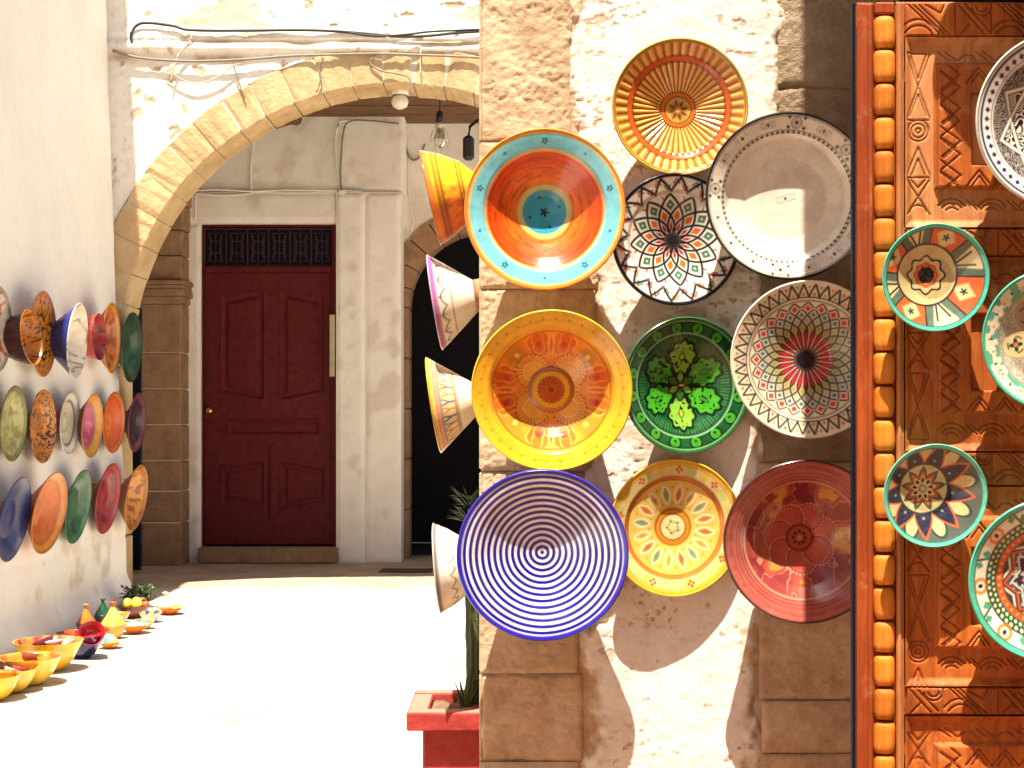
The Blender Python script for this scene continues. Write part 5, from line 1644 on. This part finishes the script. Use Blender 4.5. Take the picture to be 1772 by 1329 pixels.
# ---- small plates on the shaded street wall
GL = 'small plates hung in rows on the cream street wall'
SH = [(0, .22), (.5, .20), (.78, .07), (1, 0)]
DP = [(0, .42), (.40, .40), (.80, .12), (1, 0)]
def street_plate(label, px, py, h, w, prof, pat, lean=4, off=None, **kw):
    Dm = prof[0][1] + .12
    z = 1.5
    X = -2.35
    for _ in range(6):
        Y = F * X / (px - VX); R = h / 2 * Y / F; z = EYE + (VY - py) * Y / F
        X = lw_x(z) + (Dm * R + .02 if off is None else off)
    a = math.asin(min(.95, w / h)) - math.atan(abs(X) / Y)
    a = max(-.16, min(.16, a))
    D = (prof[0][1] + .08) * R
    return ceramic('street_plate', label, 'plate', Vector((X, Y, z)), R, prof, pat, (R_(lean), 0, R_(90) - a), GL, n=(36, 110), mat=M_glaze_soft, body=.15,
                   hold=max(.03, (X - lw_x(z) - D) / R + .04), **kw)
OC = S(226, 140, 40)
street_plate('white plate with red and dark speckles, cut by the picture edge on the cream wall', -4, 570, 150, 48, SH, pat_plain(CREAM, S(206, 190, 170), .93, None, S(200, 90, 70), 9, .56, 51), 2)
street_plate('dark brown deep bowl on the cream wall, overlapping an orange and black plate', 55, 583, 96, 34, [(0, 1.0), (.6, .95), (.9, .4), (1, 0)], pat_lines(OC, INK, 9, 61), -6, off=.16, outcol=S(58, 22, 24))
street_plate('orange plate with black scrolls beside the dark brown deep bowl', 76, 578, 147, 42, SH, pat_lines(S(228, 150, 50), S(60, 36, 20), 8, 62, S(200, 120, 40), .92, .16), 1)
street_plate('deep blue bowl with white inside and black rim marks', 135, 590, 130, 32, [(0, .7), (.35, .66), (.80, .18), (1, 0)], pat_lines(CREAM, S(80, 70, 60), 3, 63, None, .9, .05), 5, outcol=S(36, 52, 130))
street_plate('deep red striped bowl on the cream wall, next to an orange plate', 172, 583, 80, 24, [(0, 1.0), (.6, .9), (.9, .4), (1, 0)], pat_lines(S(186, 60, 66), S(90, 30, 36), 6, 64), 0, outcol=S(196, 70, 62))
street_plate('orange patterned plate in the top row, touching the red striped bowl', 194, 585, 121, 28, DP, pat_plain(S(230, 140, 40), S(232, 150, 40), .86, S(206, 110, 30), S(150, 70, 26), 9, .56, 53), 1, outcol=S(200, 90, 40))
street_plate('dark green plate at the corner of the cream wall, end of the top row', 229, 601, 120, 34, SH, pat_plain(S(24, 84, 50), S(22, 70, 48), .86, S(26, 92, 58), S(16, 56, 36), 5, .5, 54), 3, outcol=S(20, 66, 44))
street_plate('pale olive plate on the cream wall below the speckled white plate', 25, 733, 130, 42, SH, pat_plain(S(178, 176, 96), S(150, 150, 76), .88, S(196, 192, 124), S(160, 156, 90), 7, .55, 55), 3, outcol=S(90, 40, 50))
street_plate('orange plate covered with black swirls, in the middle row', 76, 738, 126, 42, SH, pat_lines(S(222, 138, 44), S(56, 28, 16), 9, 65, None, .92, .20), 1, outcol=S(80, 30, 40))
street_plate('white plate with black box pattern on its rim, middle row', 122, 732, 107, 32, SH, pat_plain(WHITE, WHITE, .75, S(226, 216, 190), None, rings=((.95, .03, INK), (.72, .03, INK), (.3, .015, S(90, 80, 70)))), 3, outcol=S(120, 40, 60))
street_plate('plate with magenta pink inside and yellow rim, middle row', 161, 737, 110, 34, DP, pat_plain(S(196, 60, 110), S(226, 160, 60), .72, S(190, 60, 116), S(214, 110, 140), 4, .55, 56), 4, outcol=S(110, 40, 60))
street_plate('plain bright orange plate with ringed centre, middle row', 198, 731, 105, 35, SH, pat_plain(S(232, 110, 28), S(232, 120, 30), .85, S(228, 96, 24), None, rings=((.2, .03, S(240, 170, 60)), (.8, .02, S(190, 70, 20)))), 3, outcol=S(60, 26, 50))
street_plate('dark purple plate with mauve rim at the corner of the cream wall', 238, 731, 102, 28, SH, pat_plain(S(70, 26, 54), S(122, 60, 80), .78, S(52, 20, 46)), 5, outcol=S(60, 30, 50))
street_plate('cobalt blue plate in the lowest row on the cream wall', 27, 899, 147, 46, SH, pat_plain(S(56, 74, 130), S(70, 84, 140), .85, S(44, 62, 124), S(40, 50, 110), 4, .6, 57), 10, outcol=S(36, 46, 90))
street_plate('deep plain orange bowl in the lowest row on the cream wall', 87, 888, 142, 54, DP, pat_plain(S(232, 132, 36), S(236, 146, 44), .8, S(226, 116, 30), S(206, 100, 26), 4, .6, 58), 10, outcol=S(196, 92, 40))
street_plate('emerald green plate in the lowest row on the cream wall', 137, 877, 128, 38, SH, pat_plain(S(26, 112, 70), S(50, 128, 88), .82, S(24, 104, 66), S(16, 80, 52), 5, .58, 59), 9, outcol=S(20, 70, 50))
street_plate('crimson plate in the lowest row on the cream wall', 188, 863, 122, 38, SH, pat_plain(S(178, 40, 54), S(190, 56, 66), .82, S(166, 32, 48), S(120, 20, 36), 5, .56, 60), 8, outcol=S(100, 30, 50))
street_plate('orange plate with dark rosette at the corner, end of the lowest row', 237, 862, 114, 35, DP, pat_plain(S(226, 150, 50), None, .9, None, S(160, 84, 30), 8, .56, 66, rings=((.22, .04, S(150, 70, 24)), (.9, .03, S(170, 90, 30)))), 8, outcol=S(150, 70, 40))

# ---- bowls, tagines and fruit standing on the ground at the foot of the street wall
GG = 'pottery standing along the foot of the cream wall'
def gpoint(px, py):
    Y = EYE * F / (py - VY)
    return Vector(((px - VX) * Y / F, Y, 0.0))
def ground_bowl(name, label, px, pybase, wpx, hratio, outc, inc, cat='bowl', tilt=0, tdir=0, flare=1.6, spots=None, oring=None):
    b = gpoint(px, pybase); R = wpx / 2 * b.y / F
    hgt = R * 2 * hratio
    e = empty(name, b, label, cat, GG, (R_(tilt) * math.cos(tdir), R_(tilt) * math.sin(tdir), random.uniform(0, 6)))
    def lath(pts, nm, colf, n=48):
        pts = np.array(pts); V, Cc = [], []
        th = np.linspace(0, 2 * PI, n, endpoint=False)
        RR, TT = np.meshgrid(pts[:, 0], th, indexing='ij'); Zz = np.repeat(pts[:, 1][:, None], n, 1)
        V = np.stack([RR * np.cos(TT), RR * np.sin(TT), Zz], -1).reshape(-1, 3)
        i = np.arange(len(pts) * n).reshape(len(pts), n)
        Fq = np.stack([i[:-1], np.roll(i[:-1], -1, 1), np.roll(i[1:], -1, 1), i[1:]], -1).reshape(-1, 4)
        return mesh_np(nm, V, Fq, M_glaze, e, colf(RR.ravel(), TT.ravel(), Zz.ravel()))
    def oc(r, t, z):
        c = np.tile(outc, (len(r), 1)); k = fbm(t * 3, z / hgt * 5, int(px), 3)
        c = c * (.8 + .4 * k)[:, None]
        if oring is not None:
            m = (np.abs((z / hgt * 3.2) % 1 - .5) < .12)[:, None]; c = np.where(m, oring, c)
        return c
    def ic(r, t, z):
        c = np.tile(inc, (len(r), 1))
        if spots is not None:
            m = (fbm(np.cos(t) * r / R * 4 + 9, np.sin(t) * r / R * 4, int(px) + 3, 3) > .54)[:, None]; c = np.where(m, spots, c)
        return c
    u = np.linspace(0, 1, 12)
    wall = [(R * (.42 + .58 * math.sin(a * PI / 2) ** (1 / flare) if a > 0 else R * 0 + .42), hgt * (.04 + .96 * a)) for a in u]
    wall = [(R * (.40 + .60 * a ** (1 / flare)), hgt * (.05 + .95 * a)) for a in u]
    lath([(.0005, .001), (R * .36, .001), (R * .40, hgt * .02)] + wall + [(R * 1.015, hgt * 1.02), (R * .985, hgt * 1.015)], 'bowl_outside', oc)
    ins = [(max(.0005, (r - R * .05)), z + hgt * .05) for r, z in wall][::-1]
    ins[0] = (R * .985, hgt * 1.015)
    lath(ins + [(.0005, hgt * .12)], 'bowl_inside', ic)
    return e, R, hgt
def cup(name, label, cat, p, r, c, ci=None, tilt=.5):
    e = empty(name, p, label, cat, GG, (random.uniform(-tilt, tilt), random.uniform(-tilt, tilt), random.uniform(0, 6)))
    Geo().lathe([(0, -.2 * r), (r * .45, -.2 * r), (r * .85, r * .2), (r * 1.05, r * .75), (r * 1.03, r * .78)], 22).build('cup_outside', plain_mat('cup_glaze', c, .25, var=.25), e, True)
    Geo().lathe([(r * 1.03, r * .78), (r * .98, r * .74), (r * .78, r * .22), (r * .4, -.1 * r), (0, -.1 * r)], 22).build('cup_inside', plain_mat('cup_glaze', ci if ci is not None else c, .25, var=.3), e, True)
    return e
def fruit(name, label, cat, p, r, c, sx=1.0):
    V, Cc = [], []
    n = 16
    pr = [(math.sin(a) * r * sx, -math.cos(a) * r + r) for a in np.linspace(.02, PI - .02, 10)]
    e = Geo().lathe(pr, n).build(name, plain_mat('skin_' + name, c, .35, var=.25), None, True)
    e.location = p; e['label'] = label; e['category'] = cat; e['group'] = GG
    return e
YEL, YEL2 = S(240, 184, 34), S(242, 200, 64)
ground_bowl('ground_bowl', 'yellow bowl at the very edge of the picture on the ground', -12, 1210, 96, .44, YEL, S(214, 120, 40), spots=S(120, 60, 40))
e1 = ground_bowl('ground_bowl', 'yellow bowl holding dark scarves, second in the line on the ground', 20, 1196, 90, .44, YEL2, S(224, 130, 50), spots=S(150, 80, 40))
e2 = ground_bowl('ground_bowl', 'wide yellow bowl with ochre inside, third in the line on the ground', 52, 1183, 106, .44, YEL2, S(222, 134, 46), spots=S(190, 90, 40))
e3 = ground_bowl('ground_bowl', 'wide yellow bowl with orange inside, next to the cobalt bowl', 84, 1160, 116, .44, YEL, S(220, 120, 40), spots=S(130, 50, 60))
e4 = ground_bowl('ground_bowl', 'deep cobalt blue bowl on the ground filled with red pots', 143, 1138, 72, .54, S(24, 24, 74), S(40, 40, 100))
e5 = ground_bowl('ground_bowl', 'shallow yellow and white dish beside the cobalt bowl', 190, 1121, 42, .26, S(206, 130, 50), S(232, 214, 160), spots=S(120, 180, 180), flare=1.1)
e6 = ground_bowl('ground_bowl', 'white and orange dish with turquoise specks standing past the tagine', 232, 1094, 54, .26, S(224, 130, 40), S(236, 216, 150), spots=S(140, 196, 170), flare=1.1)
e7 = ground_bowl('ground_bowl', 'brown fruit bowl holding lemons', 232, 1068, 56, .36, S(120, 54, 36), S(150, 80, 40))
e8 = ground_bowl('ground_bowl', 'patterned white bowl tilted behind the fruit bowl', 262, 1075, 38, .42, S(196, 190, 170), S(220, 170, 70), spots=S(60, 80, 140), tilt=8)
e9 = ground_bowl('ground_bowl', 'flat orange dish at the far end of the line', 294, 1062, 48, .24, S(224, 120, 40), S(232, 180, 80), flare=1.0)
# conical tagines
def tagine(label, px, pyb, wpx, hpx, cc, bc, knobc, spots=None):
    b = gpoint(px, pyb); R = wpx / 2 * b.y / F; H_ = hpx * b.y / F
    e = empty('tagine', b, label, 'tagine', GG)
    m1 = plain_mat('tagine_glaze', cc, .25, var=.3); m2 = plain_mat('tagine_base_glaze', bc, .3, var=.3); m3 = plain_mat('tagine_knob_glaze', knobc, .3)
    Geo().lathe([(0, .0), (R * .55, .0), (R * .85, H_ * .18), (R, H_ * .34), (R * 1.0, H_ * .38), (R * .9, H_ * .385)], 32).build('base_dish', m2, e, True)
    Geo().lathe([(R * .93, H_ * .36), (R * .90, H_ * .42), (R * .52, H_ * .62), (R * .25, H_ * .80), (R * .14, H_ * .88)], 32).build('lid', m1, e, True)
    Geo().lathe([(R * .14, H_ * .87), (R * .15, H_ * .90), (R * .30, H_ * .96), (R * .28, H_ * 1.0), (0, H_ * .985)], 24).build('knob', m3, e, True)
    return e
tagine('yellow tagine with conical lid and brown knob on the ground', 196, 1103, 44, 62, S(238, 196, 80), S(206, 150, 60), S(170, 70, 40))
tagine('amber tagine behind the cobalt bowl, with a flared knob', 149, 1097, 34, 52, S(176, 110, 44), S(120, 70, 40), S(190, 120, 50))
tagine('dark green tagine behind the yellow one', 178, 1080, 30, 44, S(30, 80, 50), S(60, 50, 40), S(24, 64, 44))
def inside(eb, dx_, dy_, lift):
    e, R, h = eb
    return e.location + Vector((dx_ * R, dy_ * R, h * lift))
cup('red_cup', 'red cup inside the cobalt bowl, nearest the wall', 'cup', inside(e4, -.42, .1, .78), .046, S(176, 44, 34), S(206, 80, 50), .35)
cup('red_cup', 'orange red cup in the middle of the cobalt bowl', 'cup', inside(e4, .0, .3, .80), .044, S(196, 70, 40), S(150, 36, 30), .35)
tc = cup('purple_cup', 'purple cup with red inside tipped towards us on the cobalt bowl', 'cup', inside(e4, .52, -.25, .95), .058, S(70, 40, 120), S(170, 34, 48), .1)
tc.rotation_euler = (.95, .35, 0)
fruit('turquoise_pot', 'small turquoise pot standing in the shallow yellow dish', 'pot', inside(e5, -.1, .1, .2), .030, S(110, 196, 206))
fruit('yellow_pot', 'small yellow pot in the shallow yellow dish beside the turquoise one', 'pot', inside(e5, .35, -.25, .2), .024, S(226, 206, 120))
for k, (a, b, t) in enumerate(((-.35, -.2, 'lemon in the brown fruit bowl, closest to the street wall'), (.28, -.35, 'lemon at the front of the brown fruit bowl'), (.05, .35, 'lemon behind the others in the brown fruit bowl'))):
    fruit('lemon', t, 'lemon', inside(e7, a, b, .62), .034, S(214, 204, 70), .85)
fruit('orange_pot', 'small orange pot at the open side of the brown fruit bowl', 'pot', inside(e7, .72, .0, .72), .022, S(214, 90, 50))
for eb, a, b, l, r, c, ci, t in ((e1, -.3, .1, .74, .042, S(50, 32, 36), S(90, 50, 40), 'dark brown cup inside the second yellow bowl'), (e1, .35, -.1, .80, .032, S(196, 70, 80), S(230, 190, 170), 'pink cup inside the second yellow bowl'),
        (e1, .05, -.35, .84, .026, S(214, 200, 150), S(200, 210, 120), 'pale green cup inside the second yellow bowl'),
        (e2, -.1, .3, .76, .042, S(150, 80, 56), S(110, 60, 44), 'terracotta cup inside the wide yellow bowl with ochre inside'), (e2, .45, .0, .80, .028, S(224, 170, 60), S(190, 110, 40), 'amber cup inside the wide yellow bowl with ochre inside'),
        (e3, -.15, .2, .74, .046, S(104, 50, 60), S(150, 80, 90), 'plum coloured cup inside the bowl next to the cobalt bowl'), (e3, .25, -.2, .82, .036, S(186, 110, 110), S(226, 190, 170), 'rose cup inside the bowl next to the cobalt bowl'),
        (e3, .6, .15, .86, .030, S(226, 200, 180), S(206, 160, 140), 'pale pink cup inside the bowl next to the cobalt bowl')):
    cup('small_cup', t, 'cup', inside(eb, a, b, l), r, c, ci, .6)
ground_bowl('ground_bowl', 'small orange bowl tucked against the wall behind the cobalt bowl', 118, 1112, 40, .44, S(196, 84, 40), S(150, 50, 36))
ground_bowl('ground_bowl', 'small amber bowl between the cobalt bowl and the yellow tagine', 172, 1106, 34, .42, S(206, 150, 60), S(180, 90, 40), spots=S(120, 50, 40))
ground_bowl('ground_bowl', 'pale yellow bowl against the wall behind the yellow tagine', 206, 1076, 38, .40, S(226, 190, 90), S(190, 130, 60))
ground_bowl('ground_bowl', 'ochre bowl in front of the brown fruit bowl', 250, 1086, 36, .38, S(222, 170, 60), S(214, 190, 120), spots=S(90, 150, 140))
cup('red_cup', 'small red cup on the ground by the foot of the amber tagine', 'cup', gpoint(166, 1098) + Vector((0, 0, .012)), .045, S(170, 40, 40), S(120, 30, 36), .1)
cup('turquoise_cup', 'small turquoise cup by the foot of the yellow tagine', 'cup', gpoint(160, 1094) + Vector((.05, .25, .010)), .040, S(100, 180, 190), S(60, 130, 140), .1)
# bunch of green herbs in the fruit bowl
def leafmesh(name, pts, mat, parent=None):
    g_ = Geo()
    for (p, d, L, w) in pts:
        p, d = Vector(p), Vector(d).normalized()
        a = d.cross(Vector((.3, .2, 1))).normalized(); nn = a.cross(d)
        V = [p, p + d * L * .45 + a * w + nn * w * .3, p + d * L, p + d * L * .45 - a * w + nn * w * .3]
        g_.add(V, [(0, 1, 2, 3)])
    return g_.build(name, mat, parent)
hb = gpoint(238, 1050)
e = empty('herb_bunch', hb, 'bunch of dark green herbs standing behind the fruit bowl', 'herbs', GG)
pts = []
for k in range(260):
    a = random.uniform(0, 2 * PI); q = random.random() ** .5 * .095
    pts.append(((math.cos(a) * q, math.sin(a) * q * .7, random.uniform(.03, .115)), (random.gauss(0, 1), random.gauss(0, 1), random.uniform(-.2, 1)), random.uniform(.025, .05), .010))
fo = leafmesh('leaf_mass', pts, M_leaf, e)
Geo().lathe([(.0, 0), (.05, 0), (.065, .04), (.055, .06), (0, .055)], 18).build('pot', M_terracotta, e, True)
# small ridged white lid on the far dish
wl = inside(e9, -.35, .1, .9)
o = Geo().lathe([(0, 0), (.05, .0), (.045, .02), (.015, .05), (.012, .075), (.02, .085), (0, .09)], 18).build('white_lid', M_white, None, True)
o.location = wl; tag(o, 'small white pointed lid standing on the flat orange dish', 'lid', GG)

# ---- red planter with cactus and agave beside the pier
PY0, PY1 = 3.61, 3.93
pt = empty('red_planter', (-.19, 3.75, 0), 'red painted masonry planter beside the pier, holding spiky plants', 'planter')
ptx, pty = -.19, 3.75
x0 = (703 - VX) * PY0 / F - ptx; x1 = WX0 - .002 - ptx
def tray(geo, xa, xb, ya, yb, za, zb, w, fl):
    geo.box(xa, xb, ya, ya + w, za, zb, .004); geo.box(xa, xb, yb - w, yb, za, zb, .004)
    geo.box(xa, xa + w, ya + w + .0015, yb - w - .0015, za, zb - .0015, .004); geo.box(xb - w, xb, ya + w + .0015, yb - w - .0015, za, zb - .0015, .004)
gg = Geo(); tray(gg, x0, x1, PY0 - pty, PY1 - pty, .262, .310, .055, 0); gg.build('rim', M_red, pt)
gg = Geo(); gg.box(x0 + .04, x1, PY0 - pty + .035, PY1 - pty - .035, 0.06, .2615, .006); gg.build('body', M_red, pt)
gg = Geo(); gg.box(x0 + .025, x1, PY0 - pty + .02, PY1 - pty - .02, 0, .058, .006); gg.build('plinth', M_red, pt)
field('soil', np.linspace(x0 + .056, x1 - .056, 24), np.linspace(PY0 - pty + .056, PY1 - pty - .056, 24), lambda x, y: .018 * fbm(x * 40, y * 40, 91, 3), lambda x, y, h: (x, y, .278 + h), M_soil, pt)
cp = Vector(((818 - VX) * 3.74 / F, 3.74, .285))
ca = empty('cactus', cp, 'tall dark ribbed cactus rising behind the blue ringed bowl', 'cactus')
H_ = 0.55
def rib_col(geo, base, top, r, nrb=7):
    V, Fs = [], []
    m, nn_ = 16, nrb * 4
    b, t = Vector(base), Vector(top)
    for q in range(m + 1):
        u = q / m; c = b.lerp(t, u); rr = r * (.8 + .3 * math.sin(u * PI)) * (1 if q < m else .3) * (1 + .06 * math.sin(q * 2.3))
        for k in range(nn_):
            a = 2 * PI * k / nn_
            w = rr * (1 + .18 * math.cos(nrb * a))
            V.append(c + Vector((w * math.cos(a), w * math.sin(a), 0)))
    for q in range(m):
        for k in range(nn_):
            Fs.append((q * nn_ + k, q * nn_ + (k + 1) % nn_, (q + 1) * nn_ + (k + 1) % nn_, (q + 1) * nn_ + k))
    Fs.append(tuple(range(m * nn_, (m + 1) * nn_)))
    geo.add(V, Fs)
gs = Geo(); rib_col(gs, (.002, 0, 0), (.0, .01, H_), .018); gs.build('stem', M_cactus, ca, True)
gs = Geo(); rib_col(gs, (.012, .04, 0), (.014, .05, H_ * .8), .016); gs.build('stem', M_cactus, ca, True)
pts = []
for k in range(150):
    z = random.uniform(.02, H_); a = random.uniform(0, 2 * PI)
    pts.append(((.018 * math.cos(a), .018 * math.sin(a), z), (math.cos(a), math.sin(a), random.uniform(-.1, .5)), random.uniform(.008, .018), .0012))
leafmesh('spines', pts, M_palecable, ca)['kind'] = 'stuff'
pts = []
for k in range(90):
    a = random.uniform(0, 2 * PI)
    pts.append(((-.012 + .01 * math.cos(a), .01 * math.sin(a), H_ * random.uniform(.93, 1.06)), (math.cos(a) - .25, math.sin(a), random.uniform(-.1, 1.3)), random.uniform(.03, .062), .0022))
leafmesh('needle_tuft', pts, M_leaf, ca)['kind'] = 'stuff'
ap = Vector(((806 - VX) * 3.68 / F, 3.70, .29))
ag = empty('agave', ap, 'small spiky agave with upright green blades in the red planter', 'plant')
for k in range(11):
    a = 2 * PI * k / 11 + random.uniform(-.3, .3); L = random.uniform(.07, .155); out = random.uniform(.02, .055)
    w = .007
    V, Fs = [], []
    for q in range(6):
        u = q / 5
        c = Vector((math.cos(a), math.sin(a), 0)) * (out * u ** 1.5 + .004) + Vector((0, 0, L * u - .01))
        t = Vector((-math.sin(a), math.cos(a), 0)); ww = w * (1 - u ** 2.2) + .0004
        nrm = Vector((math.cos(a), math.sin(a), .3)) * .003 * (1 - u)
        V += [c + t * ww, c - nrm, c - t * ww]
    for q in range(5):
        for s_ in (0, 1):
            b_ = q * 3 + s_; Fs.append((b_, b_ + 1, b_ + 4, b_ + 3))
    mesh_py('blade', V, Fs, M_leaf, ag, True)
